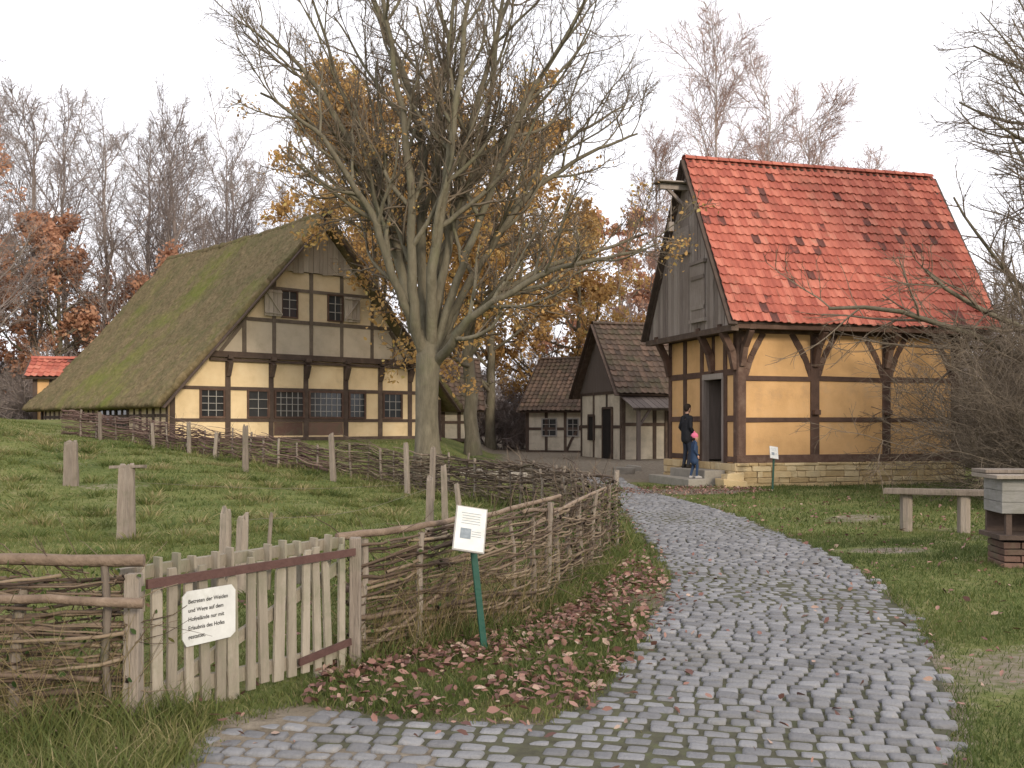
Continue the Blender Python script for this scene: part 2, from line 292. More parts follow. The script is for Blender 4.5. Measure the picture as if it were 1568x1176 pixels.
# ---------------------------------------------------------------- cobbled path
path=empty('cobbled_path')
cl=catmull([(.5,1),(.9,3),(1.25,5),(1.75,7),(2.35,9),(2.72,12),(2.93,16),(2.85,20),(2.65,25),(2.5,31.5)],700)
seg=np.hypot(*np.diff(cl,axis=0).T);sarc=np.concatenate([[0],np.cumsum(seg)])
def clat(s_): return np.interp(s_,sarc,cl[:,0]),np.interp(s_,sarc,cl[:,1])
VS=[];FS=[];RS=[];off=0
s_=.3
while s_<sarc[-1]-.3:
    rd=random.uniform(.102,.126); cx,cy=clat(s_);c2=clat(s_+.05);tx,ty=c2[0]-cx,c2[1]-cy;l=math.hypot(tx,ty);tx/=l;ty/=l
    ts=[];t=-3.6+random.uniform(0,.1)
    while t<2.6:
        wd=random.uniform(.09,.15);ts.append((t+wd/2,wd));t+=wd+random.uniform(.010,.020)
    T_=np.array([a for a,_ in ts]);PX=cx+ty*T_+rng.normal(0,.004,len(T_));PY=cy-tx*T_
    PY=PY+rng.normal(0,.006,len(T_))+.03*np.sin(PX*2.2+s_*.5)+.012*np.sin(PX*5+s_*1.3)
    ok=inpoly(PX+rng.normal(0,.035,len(T_)),PY,PATH)
    for (tc_,wd),px,py,k_ in zip(ts,PX,PY,ok):
        if not k_ or random.random()<.005: continue
        a=wd/2;bq=rd/2*random.uniform(.84,.97);rot=random.gauss(0,.04);cr,sr=math.cos(rot),math.sin(rot)
        zt=.022+random.gauss(0,.003)+.010*math.sin(px*1.3+py*.8);tlx,tly=random.gauss(0,.045),random.gauss(0,.045)
        cj=[random.uniform(.92,1.04) for _ in range(8)];ex=random.uniform(.22,.45)
        V=[]
        for (sc,zz) in((1.0,-.03),(.99,zt-.011),(.90,zt-.002),(.55,zt+.001)):
            for i in range(8):
                an=math.pi/4*i+math.pi/8
                ux=math.copysign(abs(math.cos(an))**ex,math.cos(an));uy=math.copysign(abs(math.sin(an))**ex,math.sin(an))
                q1=a*sc*ux*cj[i];q2=bq*sc*uy*cj[i];q1,q2=q1*cr-q2*sr,q1*sr+q2*cr
                V.append((px+ty*q1+tx*q2,py-tx*q1+ty*q2,zz+(q1*tlx+q2*tly if zz>0 else 0)))
        F=[]
        for k in range(3):
            for i in range(8):
                F.append((off+k*8+i,off+(k)*8+(i+1)%8,off+(k+1)*8+(i+1)%8,off+(k+1)*8+i))
        o3=off+24;F+= [(o3,o3+1,o3+2,o3+3),(o3,o3+3,o3+4,o3+7),(o3+4,o3+5,o3+6,o3+7)]
        VS+=V;FS+=F;RS+=[random.random()]*32;off+=32
    s_+=rd+random.uniform(.005,.011)
VS=np.array(VS);FSa=np.array(FS)[:,::-1]
addobj('setts',mesh_np('setts',VS,FSa,RS,True),M_cob,path)
g=MB();pv=[(a,b_,.008) for a,b_ in PATH];g.add(pv,[tuple(range(len(pv)))],0.4);g.obj('joint_bed',M_gap,path)

# ---------------------------------------------------------------- grass
def blades(n,x0,x1,y0,y1,h0,h1,wd,bad,dry=0.,edge=0):
    x=rng.uniform(x0,x1,n);y=rng.uniform(y0,y1,n)
    keep=np.abs(x)<(y*.56+.6)
    ip=inpoly(x,y,PATH)
    if edge: keep&=~ip|(distpoly(x,y,PATH)<.05)
    else: keep&=~ip|(rng.random(n)<.008)
    keep&=rng.random(n)>bare(x,y)*.88
    keep&=bad(x,y)
    x=x[keep];y=y[keep];ip=ip[keep];n=len(x)
    cl_=.55+.45*wob(x,y,2.2);cl2=.5+.5*wob(x,y,.5,2.)
    h=(h0+(h1-h0)*rng.random(n)**1.8)*(.4+.9*cl_)*np.where(ip&(edge==0),.45,1)
    an=rng.uniform(0,6.28,n);ld=rng.uniform(0,6.28,n);lean=h*rng.uniform(.2,1.1,n)
    z=hgt(x,y)-.01
    w2=wd*rng.uniform(.6,1.3,n)
    a=np.stack([x-np.cos(an)*w2,y-np.sin(an)*w2,z],-1);b_=np.stack([x+np.cos(an)*w2,y+np.sin(an)*w2,z],-1)
    mx_=x+np.cos(ld)*lean*.35;my=y+np.sin(ld)*lean*.35
    c=np.stack([mx_+np.cos(an)*w2*.7,my+np.sin(an)*w2*.7,z+h*.6],-1);d=np.stack([mx_-np.cos(an)*w2*.7,my-np.sin(an)*w2*.7,z+h*.6],-1)
    e=np.stack([x+np.cos(ld)*lean,y+np.sin(ld)*lean,z+h],-1)
    V=np.stack([a,b_,c,d,e],1).reshape(-1,3);i=np.arange(n)*5
    rr=np.clip(.45*rng.random(n)+.32*cl2+.28*np.clip(wob(x,y,1.7,5.),0,1)+np.where(rng.random(n)<.12,.4,0)+dry+np.where(x<-1,.08,0)-np.where((x>2),.08,0),0,1)
    return V,np.stack([i,i+1,i+2,i+3],-1),np.stack([i+3,i+2,i+4],-1),np.repeat(rr,5)
def notdirt(x,y):
    k=~((y>26.8)&(x>-1)&(x<9))
    k&=(np.hypot((x-4.2)/1.9,(y-24.3)/1.3)>.9)&((np.hypot((x-4.7)/.75,(y-12.9)/.45)>.9)|(rng.random(len(x))<.15))
    k&=~(inpoly(x,y,LEAFZ)&(rng.random(len(x))<.2))
    k&=~((x>5.6)&(y>26+(x-5.75)*.277)&(y<31))
    return k
parts=[blades(160000,-4,5,3.8,8.5,.022,.075,.0033,notdirt),blades(180000,-9,9,8.5,15,.025,.08,.005,notdirt),
       blades(40000,-1.3,1.3,5.3,10.5,.03,.11,.0035,lambda x,y:inpoly(x,y,LEAFZ)),
       blades(140000,-18,14,15,34,.035,.10,.010,notdirt),
       blades(90000,-2,4.6,4,24,.03,.10,.004,lambda x,y:distpoly(x,y,PATH)<.14,0,1),
       blades(20000,-4,-1.45,3.6,5.5,.08,.24,.004,lambda x,y:(x<-1.55)|(y<4.4),.08),
       blades(55000,-1.5,1.4,5.6,13,.10,.24,.004,lambda x,y:(distpoly(x,y,FN,False)<.35)),
       blades(30000,-11,1.6,12,30,.15,.38,.009,lambda x,y:distpoly(x,y,[(1.3,13.6),(.66,18.5),(-.74,21.5),(-4.4,25.8),(-10.8,29)],False)<.45,.1)]
NT=420;tx_=rng.uniform(-14,-.5,NT);ty_=rng.uniform(9,28,NT)
n=NT*60;cx=np.repeat(tx_,60);cy=np.repeat(ty_,60)
def tuss():
    xx=cx+rng.normal(0,.10,n);yy=cy+rng.normal(0,.10,n);h=rng.uniform(.05,.17,n);a_=rng.uniform(0,6.28,n);z=hgt(xx,yy)-.01;w2=.006+.0003*yy
    dx=(xx-cx)*1.2+rng.normal(0,.03,n);dy=(yy-cy)*1.2+rng.normal(0,.03,n)
    a=np.stack([xx-np.cos(a_)*w2,yy-np.sin(a_)*w2,z],-1);b_=np.stack([xx+np.cos(a_)*w2,yy+np.sin(a_)*w2,z],-1)
    c=np.stack([xx+dx*.4+np.cos(a_)*w2*.7,yy+dy*.4+np.sin(a_)*w2*.7,z+h*.6],-1);d=np.stack([xx+dx*.4-np.cos(a_)*w2*.7,yy+dy*.4-np.sin(a_)*w2*.7,z+h*.6],-1)
    e=np.stack([xx+dx,yy+dy,z+h],-1);i=np.arange(n)*5
    rr=np.repeat(rng.uniform(.25,.9,NT),60)+rng.uniform(-.15,.25,n)
    return np.stack([a,b_,c,d,e],1).reshape(-1,3),np.stack([i,i+1,i+2,i+3],-1),np.stack([i+3,i+2,i+4],-1),np.repeat(np.clip(rr,0,1),5)
parts.append(tuss())
off=0;VV=[];Q=[];T=[];RR=[]
for V,q,t,r in parts: VV.append(V);Q.append(q+off);T.append(t+off);RR.append(r);off+=len(V)
addobj('grass',mesh_np('grass',np.concatenate(VV),[np.concatenate(Q),np.concatenate(T)],np.concatenate(RR)),M_grass)

# ---------------------------------------------------------------- leaves
def leafmesh(name,P,size,flat=False,rn=None):
    n=len(P);s=size*rng.uniform(.5,1.25,n)
    a=rng.normal(size=(n,3));
    if flat:a[:,2]*=.3
    a/=np.linalg.norm(a,axis=1,keepdims=True)
    up=rng.normal(size=(n,3))*(.5 if flat else 1)+(np.array([0,0,1.]) if flat else 0)
    b_=np.cross(up,a);b_/=np.linalg.norm(b_,axis=1,keepdims=True)+1e-9;c=np.cross(a,b_)
    s=s[:,None];w_=rng.uniform(.2,.34,(n,1));cu=rng.uniform(-.1,.38,(n,1))
    v=[P-a*s*.5+c*s*cu*.5,P-a*s*.18+b_*s*w_*.8+c*s*cu,P+a*s*.18+b_*s*w_+c*s*cu,P+a*s*.5+c*s*cu*.7,P+a*s*.18-b_*s*w_+c*s*cu,P-a*s*.18-b_*s*w_*.8+c*s*cu]
    V=np.stack(v,1).reshape(-1,3);i=np.arange(n)*6
    r=rng.random(n) if rn is None else rn
    return mesh_np(name,V,[np.stack([i,i+1,i+2,i+3],-1),np.stack([i,i+3,i+4,i+5],-1)],np.repeat(r,6))
def scat(n,x0,x1,y0,y1,f):
    x=rng.uniform(x0,x1,n);y=rng.uniform(y0,y1,n);k=f(x,y);return np.stack([x[k],y[k],hgt(x[k],y[k])+rng.uniform(.02,.065,k.sum())],-1)
LP=np.concatenate([scat(24000,-1.5,1.6,5.2,12.5,lambda x,y:~inpoly(x,y,PATH)&(x>-1.2+(y-5.6)*.0)&(y<6.9+(x+1.14)*1.25+9*(x>.5))&(rng.random(len(x))<np.clip((.10+.30*np.clip(wob(x,y,2.3)+.25,0,1)+.22*np.clip(wob(x,y,6.,1.),0,1)+.42*np.exp(-((distpoly(x,y,FN,False)-.3)/.38)**2)*(y<10)),.02,.9))),
  scat(1800,-1.6,2,5,11,lambda x,y:inpoly(x,y,PATH)&(rng.random(len(x))<np.exp(-distpoly(x,y,PATH)/.18)*.5)),
  scat(5000,-1,2.4,6,28,lambda x,y:(rng.random(len(x))<np.exp(-distpoly(x,y,PATH)/.10)*.35)),
  scat(2000,1.5,4.4,4,28,lambda x,y:(rng.random(len(x))<np.exp(-distpoly(x,y,PATH)/.10)*.5)),
  scat(240,-1.5,3.5,4,14,lambda x,y:inpoly(x,y,PATH)),
  scat(1100,2.2,9,5,22,lambda x,y:~inpoly(x,y,PATH)),
  scat(2500,2.6,6,22,27,lambda x,y:np.hypot((x-4.2)/1.9,(y-24.3)/1.3)<1.1),
  scat(500,-4,-1.5,4,12,lambda x,y:x<9)])
addobj('fallen_leaves',leafmesh('fallen_leaves',LP,.064,True),M_litter)

# ---------------------------------------------------------------- trees
def kids(P,R,K,tmin,ang,lr,N,up,jit,rr,minr,tmax=1.0,taper=.35,lfix=None):
    T,n,_=P.shape
    t=tmin+(tmax-tmin)*(np.arange(K)[None]+rng.random((T,K)))/K
    idx=np.clip(t*(n-1),0,n-1.001);i0=idx.astype(int);f=(idx-i0)[...,None];ar=np.arange(T)[:,None]
    a=P[ar,i0];b_=P[ar,i0+1];pos=a+(b_-a)*f;tan=b_-a;tan/=np.linalg.norm(tan,axis=-1,keepdims=True)+1e-9
    rad=R[ar,i0]*(1-f[...,0])+R[ar,i0+1]*f[...,0]
    plen=np.linalg.norm(np.diff(P,axis=1),axis=2).sum(1)[:,None]
    L=(plen*lr if lfix is None else lfix)*(1.15-.55*t)*rng.uniform(.65,1.2,t.shape)
    pr=rng.normal(size=tan.shape);pr-=tan*(pr*tan).sum(-1,keepdims=True);pr/=np.linalg.norm(pr,axis=-1,keepdims=True)
    an=np.radians(rng.normal(ang,9,t.shape))[...,None]
    d=np.cos(an)*tan+np.sin(an)*pr
    pts=[pos];p=pos
    for j in range(N-1):
        d=d+jit*rng.normal(size=d.shape);d[...,2]+=up;d/=np.linalg.norm(d,axis=-1,keepdims=True)
        p=p+d*(L/(N-1))[...,None];pts.append(p)
    PP=np.stack(pts,2).reshape(T*K,N,3);r0=np.maximum(rad*rr,minr).reshape(-1,1)
    RR_=np.maximum(r0*np.linspace(1,taper,N)[None],minr*.6)
    return PP,RR_
def big_oak(base):
    e=empty('bare_oak_tree',base)
    limbs=[[(-.1,0,2.9),(-.55,.3,4.3),(-.9,.5,6),(-1.6,.8,8.4),(-2.6,1,11),(-3.4,1,13.8)],
     [(-.1,0,2.9),(-.35,-.6,4.6),(-.3,-1,7.6),(-.7,-1.2,10.8),(-1.1,-1.3,14.5)],
     [(.1,0,3),(.2,.3,5.6),(.3,.5,8.8),(.7,.4,12),(.9,.4,15.6)],
     [(.2,0,3),(.8,-.5,4.7),(1.6,-.9,6.6),(2.6,-1.2,9.2),(4.0,-1.5,11.7),(5.2,-1.6,14)],
     [(.2,0,2.8),(1.0,.5,3.9),(2.4,1,5.0),(4.2,1.5,5.9),(6.2,1.8,6.5)],
     [(.2,0,3.1),(.9,1,5.1),(2.0,1.9,7.5),(3.5,2.6,9.5),(5.4,3,11)],
     [(-.15,0,3),(-.8,-.8,4.8),(-1.4,-1.2,6.7),(-2.6,-1.6,8.6),(-4.0,-2,9.7)],
     [(-.15,.1,3),(-.7,1.3,5.2),(-1.4,2.3,7.8),(-1.9,3.0,11.5)],
     [(.1,-.1,3.3),(.4,-1.2,6.2),(1.0,-2,9.3),(1.6,-2.5,13)],
     [(.2,0,2.7),(.9,-1,3.4),(2.0,-2,4.4),(3.6,-2.6,5.2),(5.4,-3,5.6)],
     [(-.1,0,3.2),(-.8,.2,5.4),(-1.7,.4,7.9),(-3.0,.2,10.2),(-4.6,.1,12)],
     [(.15,0,3.3),(.7,-.2,6.2),(1.3,-.3,9.2),(2.3,-.2,12.2),(3.0,0,15)],
     [(-.05,0,3.1),(-.2,.5,6.0),(-.4,.9,9.5),(-1.6,1.2,13),(-2.2,1.3,15.5)],
     [(.1,0,3.2),(.5,.9,6),(1.5,1.5,9),(1.9,1.8,12.5),(2.4,1.9,15)],
     [(.2,.1,3.1),(1.1,.2,5.0),(2.6,.3,7.2),(4.3,.2,8.6),(6.0,.2,9.2)]]
    n=24;P=np.stack([catmull(l,n) for l in limbs]);P[:,1:]+=np.cumsum(rng.normal(0,.035,P[:,1:].shape),1)
    R=np.stack([r*np.linspace(1,.16,n)**.85 for r in rng.uniform(.125,.17,len(limbs))])
    tb=Tubes();tb.add(P,R,8)
    tr=catmull([(0.02,0,-.4),(0,0,.1),(-.03,0,1.2),(-.02,0,2.2),(0.03,0,3.2),(.05,0,4.0)],20)
    rr=np.interp(tr[:,2],[-.4,0,.35,1.2,2.2,2.9,3.3,4.0],[.55,.45,.36,.31,.32,.34,.25,.08]);tb.add(tr,rr,14)
    P1,R1=kids(P,R,11,.24,42,.38,12,.08,.10,.62,.020)
    tb.add(P1,R1,6)
    P2,R2=kids(P1,R1,7,.15,42,.5,8,.06,.13,.62,.013);tb2=Tubes();tb2.add(P2,R2,4)
    P3,R3=kids(P2,R2,6,.15,40,.55,6,.04,.15,.62,.0078);tb2.add(P3,R3,3)
    P4,R4=kids(P3,R3,3,.2,38,.6,4,.02,.15,.7,.0055);tb2.add(P4,R4,3)
    addobj('trunk_and_limbs',tb.mesh('oak_limbs'),M_bark,e);addobj('twigs',tb2.mesh('oak_twigs'),M_twig,e)
    C=P3[rng.integers(0,len(P3),30000)][:,3]+rng.normal(size=(30000,3))*.1
    k_=wob(C[:,0]*.9+C[:,1]*.6,C[:,2]*.9,1.,3.)-np.abs(C[:,2]-5.5)*.16-np.abs(C[:,0]+1)*.05+rng.normal(size=len(C))*.2
    addobj('remaining_leaves',leafmesh('leaves',C[np.argsort(-k_)[:3000]],.11),M_orange,e)
    return e
big_oak((-2.3,28,.55))
def gen_tree(H,r0,ntr=12,l1=16,l2=8,l3=7,l4=3,ang=45,lr=.42,up=.08,tmin=.22,minr=.008,lean=.02):
    n=16;P=np.zeros((1,n,3));P[0,:,2]=np.linspace(-.3,H*.93,n);P[0,:,:2]+=np.cumsum(rng.normal(0,lean*H/10,(n,2)),0);P[0,0,:2]=0
    R=(r0*np.linspace(1,.08,n)**.9)[None];R[0,0]*=1.3
    a=Tubes();a.add(P,R,8)
    P1,R1=kids(P,R,l1,tmin,ang,lr,9,up,.1,.5,minr*3);a.add(P1,R1,5)
    P2,R2=kids(P1,R1,l2,.15,40,.5,6,up*.8,.12,.6,minr*1.8);b_=Tubes();b_.add(P2,R2,3)
    P3,R3=kids(P2,R2,l3,.1,40,.55,4,up*.4,.14,.6,minr);b_.add(P3,R3,3)
    if l4:
        P4,R4=kids(P3,R3,l4,.1,38,.6,3,up*.3,.12,.7,minr*.8);b_.add(P4,R4,3);P3=P4
    return a,b_,P3
def leafy(name,base,H,r0,nleaf,mleaf,size=.16,noise=.3,zmax=None,**k):
    e=empty(name,base);a,b_,L_=gen_tree(H,r0,**k)
    addobj('trunk_and_limbs',a.mesh('limbs'),M_bark,e);addobj('twigs',b_.mesh('twigs'),M_twig,e)
    if nleaf:
        C=L_[rng.integers(0,len(L_),int(nleaf*2.4))];C=C[:,1]+rng.normal(size=(len(C),3))*.18
        k_=wob(C[:,0]*.8+C[:,1]*.5,C[:,2]*.9,1.0,base[0])+rng.normal(size=len(C))*noise
        if zmax: k_-=np.clip(C[:,2]-zmax,0,9)*.5
        C=C[np.argsort(-k_)[:nleaf]]
        rn=np.clip(.5+.28*wob(C[:,0]*.5+C[:,1]*.4,C[:,2]*.5,1.,base[1])+rng.normal(0,.2,len(C)),0,1)
        addobj('leaves',leafmesh('leaves',C,size,rn=rn),mleaf,e)
    return e
leafy('autumn_oak_tree',(-1.45,38,.75),12,.28,17000,M_orange,.18,zmax=9,l1=20,lr=.54,ang=66,up=.05,tmin=.26,lean=.05,l4=1)
leafy('autumn_oak_tree.001',(-6.6,49,.8),17,.3,26000,M_orange,.24,l1=22,lr=.46,ang=62,tmin=.3,l4=1)
leafy('autumn_oak_tree.002',(4.0,62,.2),12.5,.3,18000,M_orange,.26,l1=18,lr=.48,ang=62,tmin=.12,l4=1)
leafy('autumn_oak_tree.003',(-1.2,58,.2),18,.3,24000,M_orange,.27,l1=20,lr=.47,ang=60,tmin=.12,l4=1)
leafy('autumn_beech_tree',(-28,50,1.2),13,.3,17000,M_rusty,.24,l1=20,lr=.46,ang=62,tmin=.10,l4=1)
leafy('autumn_beech_tree.001',(-24.3,55,1.2),10.5,.25,13000,M_rusty,.26,l1=18,lr=.46,ang=62,tmin=.10,l4=1)
leafy('autumn_beech_tree.002',(8.2,78,.2),16,.25,15000,M_rusty,.32,l1=18,lr=.45,ang=60,tmin=.12,l4=1)
leafy('autumn_beech_tree.003',(-18,56,1.0),9.5,.25,9000,M_rusty,.25,l1=18,lr=.45,ang=62,tmin=.10,l4=1)
leafy('autumn_beech_tree.004',(-33,60,1.0),13,.25,14000,M_rusty,.28,l1=18,lr=.45,ang=62,tmin=.10,l4=1)
# distant forest
var=[]
for i in range(5):
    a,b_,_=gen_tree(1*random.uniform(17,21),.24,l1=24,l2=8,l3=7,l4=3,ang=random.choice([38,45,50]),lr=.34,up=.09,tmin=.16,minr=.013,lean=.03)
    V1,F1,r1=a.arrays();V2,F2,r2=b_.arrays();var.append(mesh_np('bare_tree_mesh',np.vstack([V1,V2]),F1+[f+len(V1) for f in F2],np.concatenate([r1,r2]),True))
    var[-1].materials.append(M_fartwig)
def shrubmesh(H,nst,k2=9,k3=6,minr=.008,spread=.5,m=None):
    n=9;P=np.zeros((nst,n,3));d=rng.normal(size=(nst,3))*spread;d[:,2]=1;d/=np.linalg.norm(d,axis=1,keepdims=True)
    p=rng.normal(size=(nst,3))*.25*H*.3;p[:,2]=-.1;P[:,0]=p
    L_=H*rng.uniform(.5,1.,nst)/(n-1)
    for j in range(1,n):
        d=d+rng.normal(size=d.shape)*.12;d/=np.linalg.norm(d,axis=1,keepdims=True);p=p+d*L_[:,None];P[:,j]=p
    R=np.linspace(1,.3,n)[None]*np.full((nst,1),minr*3.5)
    t=Tubes();t.add(P,R,4);P1,R1=kids(P,R,k2,.1,45,.45,6,.03,.15,.6,minr*1.5);t.add(P1,R1,3);P2,R2=kids(P1,R1,k3,.1,42,.5,4,.02,.15,.6,minr);t.add(P2,R2,3)
    P3,R3=kids(P2,R2,3,.1,42,.6,3,.0,.15,.6,minr*.8);t.add(P3,R3,3)
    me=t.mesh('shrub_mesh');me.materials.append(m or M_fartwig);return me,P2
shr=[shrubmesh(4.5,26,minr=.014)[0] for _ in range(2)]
fo=empty('distant_forest')
def inst(me,x,y,s,par=fo,nm='bare_tree'):
    o=bpy.data.objects.new(nm,me);o.parent=par;o.location=(x,y,float(hgt(x,y))-.1);o.rotation_euler=(0,0,random.uniform(0,6.28));o.scale=(s*random.uniform(.9,1.15),s*random.uniform(.9,1.15),s);scene.collection.objects.link(o);return o
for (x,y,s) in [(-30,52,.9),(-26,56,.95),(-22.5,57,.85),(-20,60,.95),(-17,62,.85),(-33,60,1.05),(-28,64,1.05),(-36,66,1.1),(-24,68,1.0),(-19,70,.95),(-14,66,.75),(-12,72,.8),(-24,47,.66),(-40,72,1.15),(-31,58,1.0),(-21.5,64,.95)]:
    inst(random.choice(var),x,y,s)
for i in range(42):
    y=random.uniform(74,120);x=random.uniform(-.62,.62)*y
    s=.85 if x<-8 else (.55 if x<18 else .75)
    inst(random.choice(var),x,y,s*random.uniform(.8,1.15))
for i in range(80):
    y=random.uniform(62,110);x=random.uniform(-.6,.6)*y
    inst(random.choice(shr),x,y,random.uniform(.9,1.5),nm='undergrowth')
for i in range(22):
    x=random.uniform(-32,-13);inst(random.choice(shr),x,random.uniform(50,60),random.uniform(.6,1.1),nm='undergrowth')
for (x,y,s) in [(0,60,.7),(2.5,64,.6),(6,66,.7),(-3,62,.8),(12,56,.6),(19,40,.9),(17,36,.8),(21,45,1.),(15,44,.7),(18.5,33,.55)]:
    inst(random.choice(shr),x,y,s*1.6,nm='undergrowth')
for i,(x,y,H) in enumerate([(9.6,48,20.5),(12.3,50,19),(15,52,18.5),(17,50,14.5),(7.9,54,17)]):
    e=empty('birch_tree',(x,y,0));a,b_,_=gen_tree(H,.16,l1=38,l2=10,l3=8,l4=2,ang=36,lr=.25,up=.04,tmin=.25,minr=.0085,lean=.025)
    addobj('trunk_and_limbs',a.mesh('b'),M_birch,e);addobj('twigs',b_.mesh('bt'),M_birchtw,e)
leafy('bare_alder_tree',(14.2,24.5,0),15.5,.28,0,None,l1=34,lr=.42,ang=58,up=.01,tmin=.14,minr=.010,l4=3)
leafy('bare_alder_tree.001',(18.5,34,0),18,.28,0,None,l1=30,lr=.38,ang=48,up=.04,tmin=.16,minr=.010)
sm,_=shrubmesh(5.2,50,minr=.0065,spread=.5,m=M_twig)
for i,(x,y,s) in enumerate([(12.0,22.3,1.0),(10.7,20.6,.85),(13.8,24.5,1.15),(10.6,18.0,.66)]):
    o=inst(sm,x,y,s,None,'bare_shrub')

# ---------------------------------------------------------------- timber-frame helpers
class Wall:
    def __init__(s,o,d,n,base=.0): s.o=np.array(o,float);s.d=np.array(d,float);s.n=np.array(n,float);s.k=0;s.base=base
    def pt(s,a,z,q=0): p=s.o+s.d*a+s.n*q;return (p[0],p[1],z)
    def beam(s,mb,a0,z0,a1,z1,w=.16,pr=.03,depth=.1):
        s.k+=1;pr=pr+.0011*(s.k%17)
        t=np.array([a1-a0,z1-z0]);t/=np.linalg.norm(t);m=np.array([-t[1],t[0]])*w/2
        w0,w1=random.uniform(.88,1.08),random.uniform(.88,1.08)
        c=[(a0+m[0]*w0,z0+m[1]*w0),(a1+m[0]*w1,z1+m[1]*w1),(a1-m[0]*w1,z1-m[1]*w1),(a0-m[0]*w0,z0-m[1]*w0)]
        V=[s.pt(a,z,pr) for a,z in c]+[s.pt(a,z,pr-depth) for a,z in c]
        mb.add(np.array(V),[(0,1,2,3),(7,6,5,4),(0,4,5,1),(1,5,6,2),(2,6,7,3),(3,7,4,0)])
    def curve(s,mb,pts,w=.15,pr=.03,depth=.1):
        C=catmull([(a,z,0) for a,z in pts],7)
        for i in range(6): s.beam(mb,C[i][0],C[i][1],C[i+1][0],C[i+1][1],w,pr,depth)
    def poly(s,mb,pts,q=0,th=.15):
        n=len(pts);V=[s.pt(a,z,q) for a,z in pts]+[s.pt(a,z,q-th) for a,z in pts]
        mb.add(V,[tuple(range(n)),tuple(range(2*n-1,n-1,-1))]+[(i,i+n,(i+1)%n+n,(i+1)%n) for i in range(n)])
    def window(s,gl,fr,a0,a1,z0,z1,nx=2,nz=3,fw=.06,bw=.025,bars=None):
        s.poly(gl,[(a0,z0),(a1,z0),(a1,z1),(a0,z1)],.006,.02)
        s.beam(fr,a0-fw/2,z0,a1+fw/2,z0,fw,.05,.05);s.beam(fr,a0-fw/2,z1,a1+fw/2,z1,fw,.052,.05);s.beam(fr,a0,z0,a0,z1,fw,.048,.05);s.beam(fr,a1,z0,a1,z1,fw,.049,.05)
        br=bars or fr
        for i in range(1,nx): a=a0+(a1-a0)*i/nx;s.beam(br,a,z0,a,z1,bw,.022,.02)
        for i in range(1,nz): z=z0+(z1-z0)*i/nz;s.beam(br,a0,z,a1,z,bw,.025,.02)
def tiles(mb,O,U,V,width,length,tw=.215,th=.30,thick=.02):
    O=np.array(O,float);U=np.array(U,float);V=np.array(V,float);Nn=np.cross(U,V);Nn/=np.linalg.norm(Nn)
    if Nn[2]<0:Nn=-Nn
    nr=int(math.ceil(length/th));nc=int(round(width/tw));tw=width/nc;th=length/nr
    prof=[(0,.034),(.16,.050),(.32,.030),(.55,.002),(.8,.004),(1.02,.036)]
    for r in range(nr):
        for c in range(nc):
            rn=random.random();j=random.gauss(0,.010);jz=random.gauss(0,.006);tl=random.gauss(0,.006)
            if rn<.17 and random.random()<.5: rn=random.uniform(.2,1)
            v0=r*th+j-.02+.012*math.sin(c*.5+r*.3);v1=(r+1)*th+.05
            sg=-.035*math.sin(math.pi*c/nc)*math.sin(math.pi*r/nr)+.012*math.sin(c*.31+r*.4)
            W_=[]
            for (a,h) in prof:W_.append(O+U*(c+a)*tw+V*v0+Nn*(h+.055+jz+tl*a+sg))
            for (a,h) in prof:W_.append(O+U*(c+a)*tw+V*v1+Nn*(h+.012+sg))
            for (a,h) in prof:W_.append(O+U*(c+a)*tw+V*v0+Nn*(h+.055+jz-thick+sg))
            n=len(prof);F=[(i,i+1,i+1+n,i+n) for i in range(n-1)]+[(i,i+2*n,i+1+2*n,i+1) for i in range(n-1)]
            mb.add(W_,F,rn)
def rooftiles(mb,slab,x0,x1,ye,ze,yr,zr,tw=.215,th=.30):
    for sgn in(1,-1):
        y0=ye if sgn==1 else 2*yr-ye
        L_=math.hypot(yr-y0,zr-ze);V=np.array([0,(yr-y0)/L_,(zr-ze)/L_])
        if sgn==1: tiles(mb,(x0,y0,ze),(1,0,0),V,x1-x0,L_,tw,th)
        else: tiles(mb,(x1,y0,ze),(-1,0,0),V,x1-x0,L_,tw,th)
        n=np.array([0,-V[2],V[1]])*1.0
        if n[2]<0:n=-n
        c=[np.array([x0+.03,y0,ze]),np.array([x1-.03,y0,ze]),np.array([x1-.03,yr,zr]),np.array([x0+.03,yr,zr])]
        c=[p-n*.04 for p in c]
        Vv=[p for p in c]+[p-n*.08 for p in c]
        slab.add(Vv,[(0,1,2,3),(7,6,5,4),(0,4,5,1),(1,5,6,2),(2,6,7,3),(3,7,4,0)])
def ridgecaps(mb,x0,x1,y,z,step=.33,r=.12):
    x=x0
    while x<x1-.05:
        n=7;V=[];rn=random.random()*.7+.16
        for xx,rr in((x-.03,r*1.08),(min(x+step,x1),r*.92)):
            for i in range(n):
                a=math.pi*(i/(n-1));V.append((xx,y+rr*math.cos(a)*1.1,z-.03+rr*math.sin(a)*.95))
        mb.add(V,[(i,i+1,i+1+n,i+n) for i in range(n-1)],rn);x+=step

